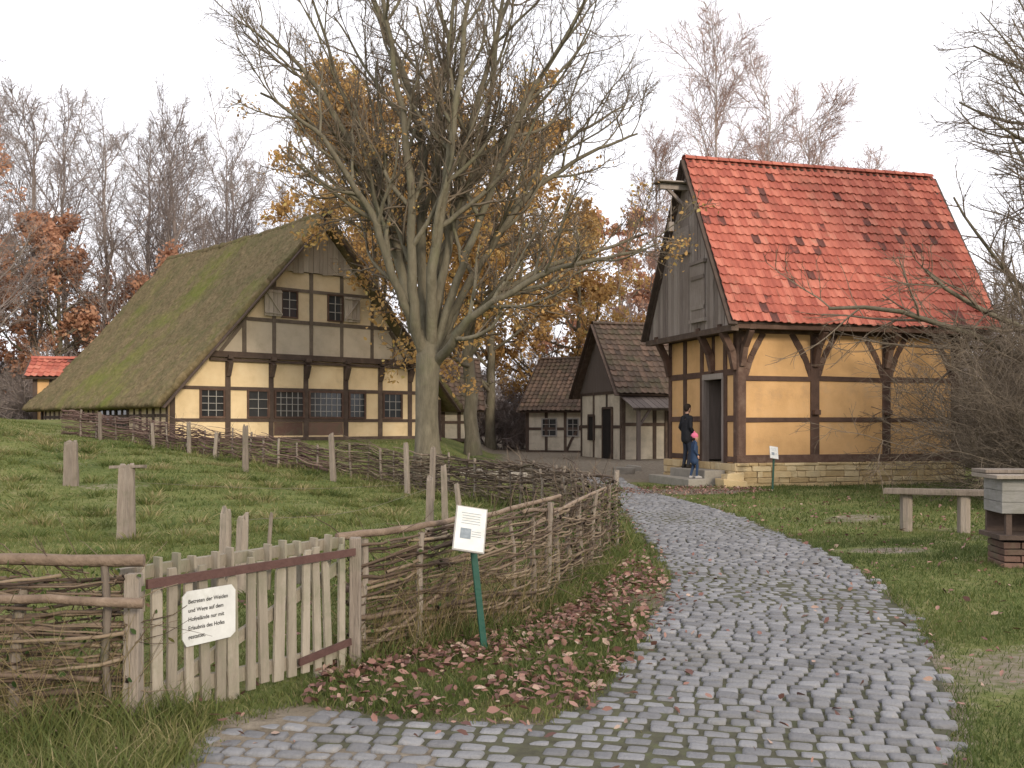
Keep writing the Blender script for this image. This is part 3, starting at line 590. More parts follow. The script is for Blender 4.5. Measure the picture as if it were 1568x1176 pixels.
# ---------------------------------------------------------------- granary (right)
gr=empty('half_timbered_granary',(5.75,26.05,0),R_(15.5))
L0,D0,ZE,ZR=6.6,4.2,4.12,8.82;YR=D0/2
pl=MB();ti=MB();fl=MB()
W=Wall((0,0),(1,0),(0,-1));W.poly(pl,[(0.02,.6),(L0-.02,.6),(L0-.02,ZE),(0.02,ZE)],0)
px_=[.1,2.2,4.35,L0-.1]
for a in px_: W.beam(ti,a,.78,a,ZE,.24,.035)
for z,wd in((.72,.2),(1.72,.12),(2.78,.13),(4.02,.2)):
    if z in(1.72,2.78):
        for i in range(3): W.beam(ti,px_[i]+.1,z+random.gauss(0,.01),px_[i+1]-.1,z+random.gauss(0,.01),wd,.02)
    else: W.beam(ti,-.05,z,L0+.05,z,wd,.045)
for i,a in enumerate(px_):
    if i<3: W.curve(ti,[(a+.1,2.85),(a+.28,3.35),(a+.62,3.95)],.17,.012)
    if i>0: W.curve(ti,[(a-.1,2.85),(a-.3,3.35),(a-.68,3.95)],.17,.012)
    for (q0,z0,q1,z1) in((.03,3.1,.2,3.65),(.2,3.6,.5,3.98)):
        p=W.pt(a,z0,q0);q=W.pt(a,z1,q1);ti.beam(p,q,.15,.15,(1,0,0))
    ti.beam(W.pt(a,4.05,-.1),W.pt(a,4.06,.6),.17,.16)
    if 0<i<3: ti.box(a-.09,a+.09,-.17,-.03,1.85,1.98)
ti.beam((-.45,-.52,4.07),(L0+.6,-.52,4.07),.14,.16)
G=Wall((0,0),(0,1),(-1,0))
d0,d1,dz0,dz1=.75,1.95,.62,2.85
G.poly(pl,[(0,.6),(d0,.6),(d0,ZE),(0,ZE)],0);G.poly(pl,[(d1,.6),(D0,.6),(D0,ZE),(d1,ZE)],0);G.poly(pl,[(d0,dz1),(d1,dz1),(d1,ZE),(d0,ZE)],0)
for a in(.1,d0-.08,d1+.08,3.1,D0-.1): G.beam(ti,a,.6,a,ZE,.2,.033)
for z,(a,b_) in((.7,(0,d0)),(.7,(d1,D0)),(2.95,(0,D0)),(4.02,(0,D0)),(1.75,(d1,D0)),(1.75,(.1,d0))): G.beam(ti,a,z,b_,z,.16,.02)
G.beam(ti,1.35,2.95,1.35,4.0,.15,.02)
for a in(.1,1.35,D0-.1):
    for (q0,z0,q1,z1) in((.03,3.0,.14,3.5),(.12,3.45,.4,3.98)): ti.beam(G.pt(a,z0,q0),G.pt(a,z1,q1),.17,.17,(0,1,0))
    ti.beam(G.pt(a,4.06,-.1),G.pt(a,4.07,.5),.17,.16)
dl=MB();dl.box(.05,1.0,d1-.07,d1-.01,.65,2.8);dl.obj('door_leaf',M_oldboard,gr)
dj=MB();dj.box(-.04,.12,d0-.02,d0+.09,.6,2.86);dj.box(-.045,.12,d1-.09,d1+.02,.6,2.86);dj.box(-.05,.12,d0,d1,2.8,2.95);dj.obj('door_frame',M_greyboard,gr)
B_=Wall((0,D0),(1,0),(0,1));B_.poly(pl,[(.02,0),(L0-.02,0),(L0-.02,ZE),(.02,ZE)],0)
Rr=Wall((L0,0),(0,1),(1,0));Rr.poly(pl,[(0,.6),(D0,.6),(D0,ZE),(0,ZE)],0)
for a in(.1,1.5,2.8,D0-.1): Rr.beam(ti,a,.6,a,ZE,.2)
for z in(.72,1.75,2.8,4.02): Rr.beam(ti,0,z,D0,z,.15,.02)
Rr.poly(pl,[(-.5,ZE),(D0+.5,ZE),(YR,ZR-.1)],.1)
pl.obj('plaster_panels',M_ochre,gr);ti.obj('timber_frame',M_redtimber,gr,bevel=.012)
fl.box(.2,L0-.2,.2,D0-.2,.5,.58);fl.box(.1,L0-.1,.1,D0-.1,4.0,4.08);fl.box(.2,L0-.2,2.9,3.0,.5,4);fl.obj('floor_and_partition',M_dark,gr)
st=MB();mo=MB()
mo.box(-.08,L0+.08,-.10,D0+.08,-.3,.60)
mo.obj('plinth_core',M_mortar,gr)
def stones(a0,a1,z0,z1,put,w0=.22,w1=.6,h0=.13,h1=.21):
    z=z0
    while z<z1-.02:
        h=min(random.uniform(h0,h1),z1-z);
        if z1-z-h<.05:h=z1-z
        a=a0
        while a<a1-.01:
            w_=random.uniform(w0,w1); 
            if a1-a-w_<.12:w_=a1-a
            put(a+.006,a+w_-.006,z+.005,z+h-.005);a+=w_
        z+=h
stones(-.12,L0+.12,-.1,.62,lambda a,b_,c,d:st.box(a,b_,-.155+random.uniform(-.02,.02),-.02,c,d,jit=.012),.16,.6,.11,.22)
stones(-.12,D0+.1,-.1,.6,lambda a,b_,c,d:st.box(-.15+random.uniform(-.015,.015),-.02,a,b_,c,d,jit=.008))
st.box(-.55,.1,-.35,.25,-.1,.2,jit=.05);st.box(-.45,0,-.3,.1,.2,.36,jit=.04)
st.obj('stone_plinth',M_sand,gr,bevel=.015)
sp=MB()
sp.box(-.75,-.17,.35,2.5,-.1,.42,jit=.02);sp.box(-1.25,-.76,.25,2.8,-.1,.22,jit=.02);sp.obj('door_steps',M_stone,gr,bevel=.02)
rt=MB();sl=MB();rooftiles(rt,sl,-.52,L0+.8,-.66,ZE+.02,YR,ZR);ridgecaps(rt,-.5,L0+.78,YR,ZR+.05)
rt.obj('clay_tile_roof',M_redtile,gr);sl.obj('roof_boarding',M_timber,gr)
bd=MB();bx=-.42;y_=-.5
while y_<D0+.5:
    w_=random.uniform(.15,.22);y2=min(y_+w_,D0+.5)
    zt=lambda yy:ZE+.02+(ZR-ZE-.16)*(1-abs(yy-YR)/(YR+.62))
    q=random.uniform(0,.025)
    zb0=4.0+random.uniform(-.05,.03)
    bd.prism([(y_+.008,zb0),(y2-.008,zb0),(y2-.008,max(zt(y2),zb0+.01))]+([(YR,zt(YR))] if y_<YR<y2 else [])+[(y_+.008,max(zt(y_),zb0+.01))],bx-q,bx+.03,'yz');y_=y2
bd.obj('gable_boarding',M_greyboard,gr)
bg_=MB()
for sg in(1,-1):
    bg_.beam((-.5,YR-sg*(YR+.68),ZE-.05),(-.5,YR,ZR-.02),.06,.24,(1,0,0))
    bg_.beam((L0+.8,YR-sg*(YR+.68),ZE-.05),(L0+.8,YR,ZR-.02),.06,.24,(1,0,0))
bg_.box(-.5,-.3,-.6,D0+.6,3.93,4.08)
bg_.obj('barge_boards',M_timber,gr)
ht=MB();ht.box(-.49,-.44,.95,1.7,4.35,5.9);
for z in(4.35,5.9):ht.box(-.53,-.42,.88,1.78,z-.04,z+.05)
for z in(4.7,5.5):ht.box(-.515,-.45,.95,1.7,z-.05,z+.05)
ht.box(-.49,-.44,1.9,2.5,6.3,7.0);ht.box(-.52,-.43,1.85,2.55,6.25,6.32);ht.obj('loading_hatch',M_greyboard,gr)
ho=MB();ho.beam((-1.25,YR,8.05),(.3,YR,8.05),.14,.14);ho.beam((-.5,YR,7.55),(-1.0,YR,8.0),.08,.08);ho.beam((-1.35,YR-.13,8.16),(-.3,YR-.13,8.16),.26,.03);ho.beam((-1.35,YR+.13,8.163),(-.3,YR+.13,8.163),.26,.03)
ho.beam((-.9,YR,8),(-.9,YR,7.0),.02,.02);ho.box(-.97,-.83,YR-.05,YR+.05,6.85,7.1);ho.obj('hoist_beam',M_greyboard,gr)

# ---------------------------------------------------------------- farmhouse (left)
ang=math.atan2(.661,.75)
fh=empty('half_timbered_farmhouse',(-11.4,34,0),ang)
WF,LF,zb,ze,zr=11.35,13.0,1.0,2.62,8.95;xm=WF/2
hw=lambda z:min(xm,(zr-z)*xm/(zr-ze))
def band(z0,z1):
    p=[(xm-hw(z0),z0),(xm+hw(z0),z0)]
    if z0<ze<z1:p.append((WF,ze))
    if z1<zr:p+= [(xm+hw(z1),z1),(xm-hw(z1),z1)]
    else:p.append((xm,zr))
    if z0<ze<z1:p.append((0,ze))
    return p
F_=Wall((0,0),(1,0),(0,-1));cr=MB();be=MB();gp=MB();ft=MB();gl=MB();fr=MB();br=MB();bk=MB()
F_.poly(cr,band(zb,4.0),0);F_.poly(gp,band(4.0,5.3),.08);F_.poly(be,band(5.3,7.2),.081)
posts=[.12,2.1,3.75,5.15,6.85,8.4,9.8,WF-.12]
for a in posts: F_.beam(ft,a,zb,a,min(3.95,ze+(min(a,WF-a))*(zr-ze)/xm-.15),.2,.03)
F_.beam(ft,0,zb+.05,WF,zb+.05,.2,.03)
F_.beam(ft,.1,2.9-.05,WF-.1,2.9-.05,.13,.02)
F_.beam(ft,.05,1.75,WF-.05,1.75,.12,.018)
F_.beam(ft,xm-hw(4.0)-.0,4.02,xm+hw(4.0),4.02,.2,.16,.2)
F_.beam(ft,xm-hw(4.2)-.0,3.83,xm+hw(4.0),3.83,.1,.10,.1)
for a in posts[1:-1]:
    ft.beam(F_.pt(a,3.3,.03),F_.pt(a,3.75,.22),.16,.16,(1,0,0))
    ft.box(a-.09,a+.09,-.27,-.03,3.86,3.99)
up=[xm-3.0,xm-1.85,xm-.35,xm+.95,xm+2.3,xm+3.3]
ft2=MB()
for a in up:
    zt=zr-(abs(a-xm))*(zr-ze)/xm
    F_.beam(ft2,a,4.05,a,min(7.2,zt-.1),.14,.10)
for z in(5.3,6.45,7.2): F_.beam(ft2,xm-hw(z),z,xm+hw(z),z,.13 if z<7 else .18,.105)
F_.beam(ft2,xm-3.9,4.1,xm-3.0,5.2,.13,.1);F_.beam(ft2,xm+3.9,4.1,xm+3.1,5.2,.13,.1)
ft2.obj('upper_timber_frame',mat('grey_brown_timber',[(0,(.09,.07,.055)),(.6,(.17,.135,.105)),(1,(.28,.235,.185))],.4,4),fh)
def win(a0,a1,z0,z1,nx,nz): F_.window(gl,fr,a0,a1,z0,z1,nx,nz,.07,.022,br)
win(1.1,1.95,1.85,2.8,3,4)
win(2.85,3.65,1.85,2.8,2,3);win(3.9,5.05,1.85,2.8,5,4);win(5.3,6.7,1.85,2.8,6,4);win(7.0,7.7,1.85,2.8,3,4);win(8.55,9.4,1.85,2.8,3,3)
for a0,a1 in((3.87,5.03),(5.27,6.73)):
    F_.poly(bk,[(a0,1.2),(a1,1.2),(a1,1.68),(a0,1.68)],.008,.02)
F_.poly(bk,[(3.6,1.83),(3.88,1.83),(3.88,2.83),(3.6,2.83)],.009,.02)
W2=Wall((0,0),(1,0),(0,-1));W2.o=np.array([0,-.081])
for a0 in(xm-1.55,xm+.35):
    W2.window(gl,fr,a0,a0+.62,5.45,6.4,2,3,.06,.03,br)
sh=MB()
for c,sd_ in((xm-1.58,-1),(xm+1.0,1)):
    for i in range(4):
        a=c+sd_*(.02+.17*i);sh.box(min(a,a+sd_*.16),max(a,a+sd_*.16),-.20,-.17,5.45,6.38)
    b0=c+sd_*.02;b1=c+sd_*.68
    sh.beam((b0,-.215,5.5),(b1,-.215,6.35),.03,.08,(0,1,0));sh.beam((b0,-.217,6.3),(b1,-.217,6.3),.03,.07,(0,1,0));sh.beam((b0,-.216,5.55),(b1,-.216,5.55),.03,.07,(0,1,0))
M_pale=mat('pale_boards',[(0,(.27,.22,.18)),(.5,(.43,.37,.30)),(1,(.55,.48,.40))],.6,3,(6,6,.6))
sh.obj('shutters',M_pale,fh)
ab=MB();a=xm-hw(7.2)
while a<xm+hw(7.2):
    w_=random.uniform(.16,.24);b1=min(a+w_,xm+hw(7.2));zt=lambda q:zr-abs(q-xm)*(zr-ze)/xm
    zq=7.12+random.uniform(-.05,.03)
    ab.prism([(a+.006,zq),(b1-.006,zq),(b1-.006,max(zt(b1),7.16))]+([(xm,zr)] if a<xm<b1 else [])+[(a+.006,max(zt(a),7.16))],-.16-random.uniform(0,.015),-.12);a=b1
ab.obj('apex_boarding',M_pale,fh)
SW=Wall((0,0),(0,1),(-1,0));SW.poly(be,[(0,zb-.6),(LF,zb-.6),(LF,ze),(0,ze)],0)
for a in np.arange(.1,LF,1.15):
    SW.beam(ft,a,zb-.5,a,ze,.17,.03)
    SW.beam(ft,a+.55,zb,a+.55,ze,.1,.025)
SW.beam(ft,0,zb+.1,LF,zb+.1,.16,.02);SW.beam(ft,0,1.9,LF,1.9,.12,.02)
SW.poly(gl,[(3.5,1.2),(6.4,1.2),(6.4,2.5),(3.5,2.5)],.004,.02)  # shade of the open wall gap drawn as a dark sheet, no glazing
cr.box(WF-.15,WF,0.16,LF,zb-.5,ze);be.box(.1,WF-.1,LF-.15,LF,zb-.5,ze);
be.prism([(0.2,ze),(WF-.2,ze),(xm,zr-.1)],LF-.3,LF-.1)
cr.obj('cream_plaster_panels',M_cream,fh);gp.obj('grey_plaster_panels',M_greyplaster,fh);be.obj('beige_plaster_panels',M_beige,fh)
ft.obj('timber_frame',M_timber,fh);gl.obj('window_panes_and_dark_gap',M_glass,fh);fr.obj('window_frames',M_redtimber,fh);br.obj('glazing_bars',M_bar,fh);bk.obj('brick_infill',M_brick,fh)
def thatch(parent,name,xe,ze_,xr,zr_,y0,y1,th,m):
    nu,nv=110,240
    u=np.linspace(0,1,nu);v=np.linspace(0,1,nv);UU,VV_=np.meshgrid(u,v)
    L_=math.hypot(xr-xe,zr_-ze_);nx_=-(zr_-ze_)/L_*np.sign(xr-xe);nz2=abs(xr-xe)/L_
    px=xe+(xr-xe)*UU;pz=ze_+(zr_-ze_)*UU-.22*np.sin(UU*math.pi);py=y0+(y1-y0)*VV_
    d=.05*wob(px*1.4,py*1.4,1.)+.03*wob(px*3,py*4,1.5,1.)+.02*wob(px*2,py*14,1.5,1.)+rng.normal(0,.016,px.shape)
    pz=pz-.14*np.sin(VV_*math.pi)*UU
    top=np.stack([px+nx_*(th+d),py,pz+nz2*(th+d)],-1);bot=np.stack([px,py,pz],-1)
    rag=rng.normal(0,.03,nv);top[:,0,0]+=rag;bot[:,0,0]+=rag*.5;top[:,0,2]-=.08;top[:,1,2]-=.03
    r2=rng.normal(0,.025,nu);top[0,:,1]+=r2;bot[0,:,1]+=r2*.5
    V=np.concatenate([top.reshape(-1,3),bot.reshape(-1,3)]);I=np.arange(nu*nv).reshape(nv,nu);o=nu*nv
    q=lambda A,B,C,D:np.stack([A,B,C,D],-1).reshape(-1,4)
    F=[q(I[:-1,:-1],I[:-1,1:],I[1:,1:],I[1:,:-1]),q(I[:-1,:-1],I[1:,:-1],I[1:,1:],I[:-1,1:])+o]
    for e in(I[:,0],I[:,-1],I[0],I[-1]): F.append(q(e[:-1],e[1:],e[1:]+o,e[:-1]+o))
    me=mesh_np(name,V,F,rng.random(len(V)),True)
    bm=bmesh.new();bm.from_mesh(me);bmesh.ops.recalc_face_normals(bm,faces=bm.faces);bm.to_mesh(me);bm.free()
    return addobj(name,me,m,parent)
sl_=(zr-ze)/xm
thatch(fh,'thatch_left',-.55,ze-.55*sl_+.12,xm+.0,zr+.12,-.55,LF+.4,.26,M_thatch)
thatch(fh,'thatch_right',WF+.55,ze-.55*sl_+.12,xm,zr+.12,-.55,LF+.4,.26,M_thatch)
rd=Tubes();yy=np.linspace(-.62,LF+.45,70);rd.add(np.stack([np.full(70,xm)+rng.normal(0,.015,70),yy,zr+.30-.14*np.sin((yy+.6)/(LF+1)*math.pi)+rng.normal(0,.012,70)],-1),np.full(70,.19)+rng.normal(0,.012,70),12)
addobj('ridge_thatch',rd.mesh('ridge'),M_thatch,fh)
hb=MB()
for sg in(1,-1):
    hb.beam((xm-sg*(xm+.45),-.62,ze-.45*sl_+.02),(xm+sg*.0,-.62,zr+.1),.05,.2,(0,1,0))
hb.beam((xm-.25,-.68,zr+.1),(xm+.3,-.68,zr+.7),.04,.1,(0,1,0));hb.beam((xm+.25,-.69,zr+.1),(xm-.3,-.69,zr+.7),.04,.1,(0,1,0));hb.obj('verge_boards',M_timber,fh)

# ---------------------------------------------------------------- other houses
def house(name,loc,rot,Lh,Dh,zb,ze,zr,mp_,mt,mtile,posts=1.1,doors=(),wins=(),board=True,ov=.35,gdoors=()):
    e=empty(name,loc,R_(rot));pl=MB();ti=MB();rt=MB();sl=MB();gl=MB();dk=MB();bo=MB();frm=MB();yr=Dh/2
    Wf=Wall((0,0),(1,0),(0,-1));Wl=Wall((0,0),(0,1),(-1,0));Wr=Wall((Lh,0),(0,1),(1,0));Wb=Wall((0,Dh),(1,0),(0,1))
    Wf.poly(pl,[(.01,zb),(Lh-.01,zb),(Lh-.01,ze),(.01,ze)]);Wb.poly(pl,[(.01,zb),(Lh-.01,zb),(Lh-.01,ze),(.01,ze)])
    for q in(Wl,Wr):
        q.poly(pl,[(0,zb),(Dh,zb),(Dh,ze),(0,ze)])
        q.poly(bo if board else pl,[(-.05,ze),(Dh+.05,ze),(yr,zr-.05)],.04)
        for a in np.linspace(.08,Dh-.08,max(3,int(Dh/posts))): q.beam(ti,a,zb,a,ze,.16)
        for z in(zb+.08,(zb+ze)/2,ze-.05): q.beam(ti,0,z,Dh,z,.14,.02)
    for a in np.linspace(.08,Lh-.08,max(3,int(Lh/posts)+1)): Wf.beam(ti,a,zb,a,ze,.16)
    for z in(zb+.08,(zb+ze)/2+.1,ze-.05): Wf.beam(ti,0,z,Lh,z,.14,.02)
    Wf.curve(ti,[(Lh*.3,zb+.1),(Lh*.36,zb+1),(Lh*.5,ze-.1)],.13,.015)
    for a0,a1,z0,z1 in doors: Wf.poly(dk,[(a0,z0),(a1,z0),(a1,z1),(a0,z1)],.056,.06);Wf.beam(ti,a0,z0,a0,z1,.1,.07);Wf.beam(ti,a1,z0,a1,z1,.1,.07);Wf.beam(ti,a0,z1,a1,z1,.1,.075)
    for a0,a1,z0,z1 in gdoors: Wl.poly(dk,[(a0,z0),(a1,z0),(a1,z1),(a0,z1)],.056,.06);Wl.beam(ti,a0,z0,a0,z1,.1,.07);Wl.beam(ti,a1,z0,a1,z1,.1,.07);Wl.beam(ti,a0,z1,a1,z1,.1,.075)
    for a0,a1,z0,z1 in wins: Wf.window(gl,frm,a0,a1,z0,z1,2,3,.06,.03)
    rooftiles(rt,sl,-ov,Lh+ov,-.4,ze-.15,yr,zr,.26,.34);ridgecaps(rt,-ov,Lh+ov,yr,zr+.04)
    for sg in(1,-1): sl.beam((-ov-.02,yr-sg*(yr+.42),ze-.22),(-ov-.02,yr,zr-.03),.05,.2,(1,0,0))
    pl.obj('plaster_panels',mp_,e);ti.obj('timber_frame',mt,e);rt.obj('tile_roof',mtile,e);sl.obj('roof_boarding',M_timber,e)
    if bo.n:bo.obj('gable_boarding',M_oldboard,e)
    if gl.n:gl.obj('window_panes_and_dark_gap',M_glass,e);frm.obj('window_frames',M_bar,e)
    if dk.n:dk.obj('painted_dark_openings',M_dark,e)  # solid near-black panels on the wall, shade of the openings painted in
    return e
h1=house('half_timbered_cottage',(4.5,42,0),15.5,7,5,0,3.0,5.95,M_whitepl,M_timber,M_darktile,1.2,doors=[(1.95,2.75,.1,2.2)],gdoors=[(1.0,2.1,.1,2.3),(3.2,3.9,.9,2.0)])
h2=house('half_timbered_barn',(.75,54,.1),-22,7.5,6,0,2.35,5.1,M_whitepl,M_timber,M_darktile,1.0,wins=[(.9,1.7,.9,1.8),(2.3,2.9,.9,1.8)],ov=.3)
h3=house('half_timbered_shed',(-6.2,47,.8),8,4.6,4,0,1.6,3.9,M_whitepl,M_timber,M_darktile,.7)
h4=house('bakehouse',(-20.8,44.5,.9),10,1.5,1.6,0,2.9,3.6,M_ochre,M_timber,M_redtile,.8,board=False,ov=.25)
po=MB()
for x_,y_ in((.2,-1.3),(2.6,-1.3)): po.box(x_-.07,x_+.07,y_-.07,y_+.07,0,2.2)
po.beam((0,-1.3,2.22),(3.1,-1.3,2.22),.14,.12);po.beam((.2,-1.3,1.5),(.7,-1.3,2.2),.09,.09,(0,1,0))
for i in range(12): po.beam((.0+i*.27,-1.55,2.25),(.0+i*.27,0,2.8),.25,.035,(0,0,1))
po.obj('porch',M_oldboard,h1)

# ---------------------------------------------------------------- wattle fences
def wattle(name,pts,H,rows,seed,sp=.5,messy=6,rr=(.007,.017),m=None,postr=.035,pvar=.15,hf=None,skip=0.0,wig=.003,ml=(.15,.6)):
    e=empty(name);pts=np.array(pts,float);C=catmull([(a,b_,0) for a,b_ in pts],400)[:,:2]
    sg=np.hypot(*np.diff(C,axis=0).T);sa=np.concatenate([[0],np.cumsum(sg)]);Ltot=sa[-1]
    f=lambda s:np.stack([np.interp(s,sa,C[:,0]),np.interp(s,sa,C[:,1])],-1)
    def nrm(s):
        d=f(s+.05)-f(s-.05);d/=np.linalg.norm(d,axis=-1,keepdims=True)+1e-9;return np.stack([-d[...,1],d[...,0]],-1)
    HH=(lambda s:H) if hf is None else hf
    tp=Tubes();s=0.08
    while s<Ltot:
        p=f(np.array(s));h=HH(s)*random.uniform(1-pvar*.5,1+pvar);z=float(hgt(*p));r=postr*random.uniform(.6,1.3)
        zz=np.linspace(-.15,h,5);lx,ly=random.gauss(0,.05),random.gauss(0,.04)
        P=np.stack([p[0]+lx*zz+rng.normal(0,.008,5),p[1]+ly*zz+rng.normal(0,.008,5),z+zz],-1)
        tp.add(P,r*np.linspace(1.05,.85,5),6);
        tp.add(np.stack([P[-1]-[0,0,.002],P[-1]+[0,0,.004]]),np.array([r*.85,.001]),6)
        s+=sp*random.uniform(.75,1.25)
    addobj('stakes',tp.mesh('stakes'),M_fwood,e)
    ts=Tubes();N=16
    for j in range(rows):
        s=-random.uniform(0,1)
        while s<Ltot-.3:
            Ls=random.uniform(1.1,2.8)
            ss=np.clip(np.linspace(s,s+Ls,N),0,Ltot)
            if random.random()>=skip:
                zf=(j+.5+random.gauss(0,.6))/rows
                z=np.array([HH(q)*zf for q in ss])+.025*np.sin(ss*2+random.random()*6)+random.gauss(0,.05)*(ss-ss[0])+rng.normal(0,.006,N)
                o=.045*np.sin(math.pi*ss/sp+math.pi*(j%2))+rng.normal(0,.008,N)+random.gauss(0,.025)
                p=f(ss)+nrm(ss)*o[:,None]
                r=random.uniform(*rr)*(1.6 if random.random()<.12 else 1)
                P=np.stack([p[:,0],p[:,1],hgt(p[:,0],p[:,1])+np.maximum(z,.02)],-1)
                P+=np.cumsum(rng.normal(0,wig,P.shape),0)
                if np.ptp(ss)>.4: ts.add(P,r*np.linspace(1.1,.5,N),5)
            s+=Ls*random.uniform(.45,.8)
    nm=int(Ltot*messy);tw=Tubes()
    for i in range(nm):
        s=random.uniform(0,Ltot);p=f(np.array(s));nn=nrm(np.array(s));z=float(hgt(*p))+HH(s)*random.uniform(.05,1.02)
        tdir=np.array([-nn[1],nn[0],0])*random.choice([-1,1])*random.uniform(.2,1)+np.array([nn[0],nn[1],0])*random.gauss(0,.35)+np.array([0,0,random.gauss(.15,.45)])
        Lq=random.uniform(*ml);n=6;d=tdir/np.linalg.norm(tdir);P=[np.array([p[0],p[1],z])]
        for k in range(n-1):
            d=d+rng.normal(0,.18,3);d/=np.linalg.norm(d);P.append(P[-1]+d*Lq/(n-1))
        P=np.array(P);P[:,2]=np.maximum(P[:,2],.01)
        tw.add(P,random.uniform(.0025,.0065)*np.linspace(1,.4,n),3)
    addobj('woven_rods',ts.mesh('rods'),m or M_stick,e)
    if nm: addobj('loose_twigs',tw.mesh('tw'),m or M_stick,e)
    return e,f
A,fA=wattle('wattle_fence',[(-1.08,6.85),(-.5,7.5),(.08,8.4),(.5,10),(1.12,12.3)],.84,34,1,.55,90,(.005,.015),postr=.032,hf=lambda s:.76+.06*math.sin(s*1.1)+.05*min(s/3,1),skip=.08,wig=.006)
B,fB=wattle('wattle_fence',[(1.14,12.4),(1.36,13.5),(1.1,15),(.66,18.2),(-.74,21.3),(-2.9,24.3),(-4.4,25.6)],.86,36,2,.6,45,(.006,.016),postr=.034,wig=.006)
C_,fC=wattle('wattle_fence',[(-4.4,25.6),(-6.9,27),(-10.8,29),(-13,29.6)],.72,28,3,.6,36,(.007,.016),m=M_redstick,postr=.032,wig=.006)
D_,fD=wattle('wattle_fence',[(-2.0,5.32),(-2.7,5.2),(-4.2,5.0)],.80,50,4,.4,130,(.004,.011),postr=.028,wig=.006,skip=.05)
def rails(parent,L_):
    t=Tubes()
    for p0,p1,r in L_:
        P=catmull([p0,[(a+b_)/2+random.gauss(0,.02) for a,b_ in zip(p0,p1)],p1],13);P+=rng.normal(0,.003,P.shape)
        rr=r*np.linspace(1.05,.8,13)*rng.uniform(.95,1.06,13);t.add(P,rr,8)
        for e,q in((0,1),(-1,-1)):
            d=P[e]-P[e+q];d/=np.linalg.norm(d);t.add(np.stack([P[e]-d*.002,P[e]+d*.003]),np.array([rr[e],.002]),8)
    addobj('top_rails',t.mesh('rails'),M_rail,parent)
rails(A,[((-1.15,6.75,.86),(-.35,7.65,.90),.026),((-.5,7.6,.83),(.45,9.6,.93),.022),((-1.12,6.78,.50),(-.3,7.8,.62),.02),((.1,8.5,.72),(1.1,12,.86),.02),((-.9,7.0,.2),(.1,8.3,.52),.017),((-1.0,6.85,.08),(-.35,7.7,.52),.015),((-.7,7.1,.05),(-.2,8.1,.45),.013),((.1,8.3,.9),(.6,10.4,.75),.018)])
rails(D_,[((-1.88,5.24,.90),(-4.1,4.85,.91),.030),((-1.86,5.16,.70),(-3.2,5.0,.73),.025),((-2.0,5.3,.56),(-3.9,5.0,.52),.016),((-2.1,5.2,.30),(-3.9,5.05,.42),.014)])
iv=[]
for s,sp_,n in((0.4,.5,350),(5.6,.35,500),(3,1.5,500)):
    for i in range(n):
        q=abs(s+random.gauss(0,sp_));p=fA(np.array(q));iv.append((p[0]+random.gauss(0,.07),p[1]+random.gauss(0,.07),.8*random.random()**1.4+.03))
for i in range(900):
    p=fB(np.array(abs(random.gauss(.4,.6))));iv.append((p[0]+random.gauss(0,.07),p[1]+random.gauss(0,.07),random.uniform(.05,.85)))
addobj('ivy_plant',leafmesh('ivy',np.array(iv),.035),M_ivy)
lf=[]
for i in range(600):
    p=fD(np.array(random.uniform(0,1.6)));lf.append((p[0]+random.gauss(0,.08),p[1]+random.gauss(0,.08),random.uniform(.05,.95)))
addobj('bramble_plant',leafmesh('br',np.array(lf),.04),M_ivy)
ds=Tubes()
for i in range(1500):
    r_=random.random()
    if r_<.4: p=fD(np.array(random.uniform(0,1.7)));nn=(random.gauss(0,.1),random.gauss(-.02,.1))
    elif r_<.8: p=fA(np.array(abs(random.gauss(.3,1.2))));nn=(random.gauss(0,.09),random.gauss(0,.09))
    else: p=fB(np.array(random.uniform(0,9)));nn=(random.gauss(0,.15),random.gauss(0,.15))
    x0_,y0_=p[0]+nn[0],p[1]+nn[1];h=random.uniform(.2,.8);d=np.array([random.gauss(0,.25),random.gauss(0,.2),1.]);P=[np.array([x0_,y0_,float(hgt(x0_,y0_))])]
    for k in range(6):
        d=d+np.array([random.gauss(0,.16),random.gauss(0,.16),-.08*k*random.random()]);d/=np.linalg.norm(d);P.append(P[-1]+d*h/6)
    ds.add(np.array(P),random.uniform(.0018,.0035)*np.linspace(1,.4,7),3)
addobj('dry_stalks_plant',ds.mesh('stalks'),M_straw)

# ---------------------------------------------------------------- meadow posts (rough hewn)
def post(name,x,y,h,r,lean=(0,0),split=False,cap=False,m=None):
    mb=MB();z=float(hgt(x,y));n=10
    for k in range(2 if split else 1):
        ox=(k-.5)*r*1.7 if split else 0;rr=r*(.72 if split else 1);hh=h*(1-.08*k);rt_=random.uniform(-.25,.25)
        rad=[1.0/max(abs(math.cos(2*math.pi*i/n+.3)),abs(math.sin(2*math.pi*i/n+.3)))*random.uniform(.82,1.0) for i in range(n)]
        topz=[random.uniform(-.06,.03) for i in range(n)]
        V=[];lv=[(-.2,1.1),(0,1.05),(.15,1.02),(.35,1),(.55,.95),(.75,.93),(.93,.9),(1,.82),(1.0,.35)]
        for li,(t,s) in enumerate(lv):
            for i in range(n):
                a=2*math.pi*i/n+rt_;q=rr*.9*s*rad[i]*random.uniform(.96,1.04)
                V.append((x+ox+math.cos(a)*q+lean[0]*t*h+.02*k*t,y+math.sin(a)*q*.8+lean[1]*t*h,z+t*hh+(topz[i] if li>=7 else 0)))
        F=[(j*n+i,j*n+(i+1)%n,(j+1)*n+(i+1)%n,(j+1)*n+i) for j in range(len(lv)-1) for i in range(n)]+[tuple((len(lv)-1)*n+i for i in range(n))]
        mb.add(V,F)
    if cap: mb.box(x-.22,x+.26,y-.06,y+.07,z+h-.05,z+h-.015,jit=.012)
    return mb.obj(name,m or M_fwood,smooth=False)
post('fence_post',-5.35,14.2,1.05,.145,(.01,0),cap=True)
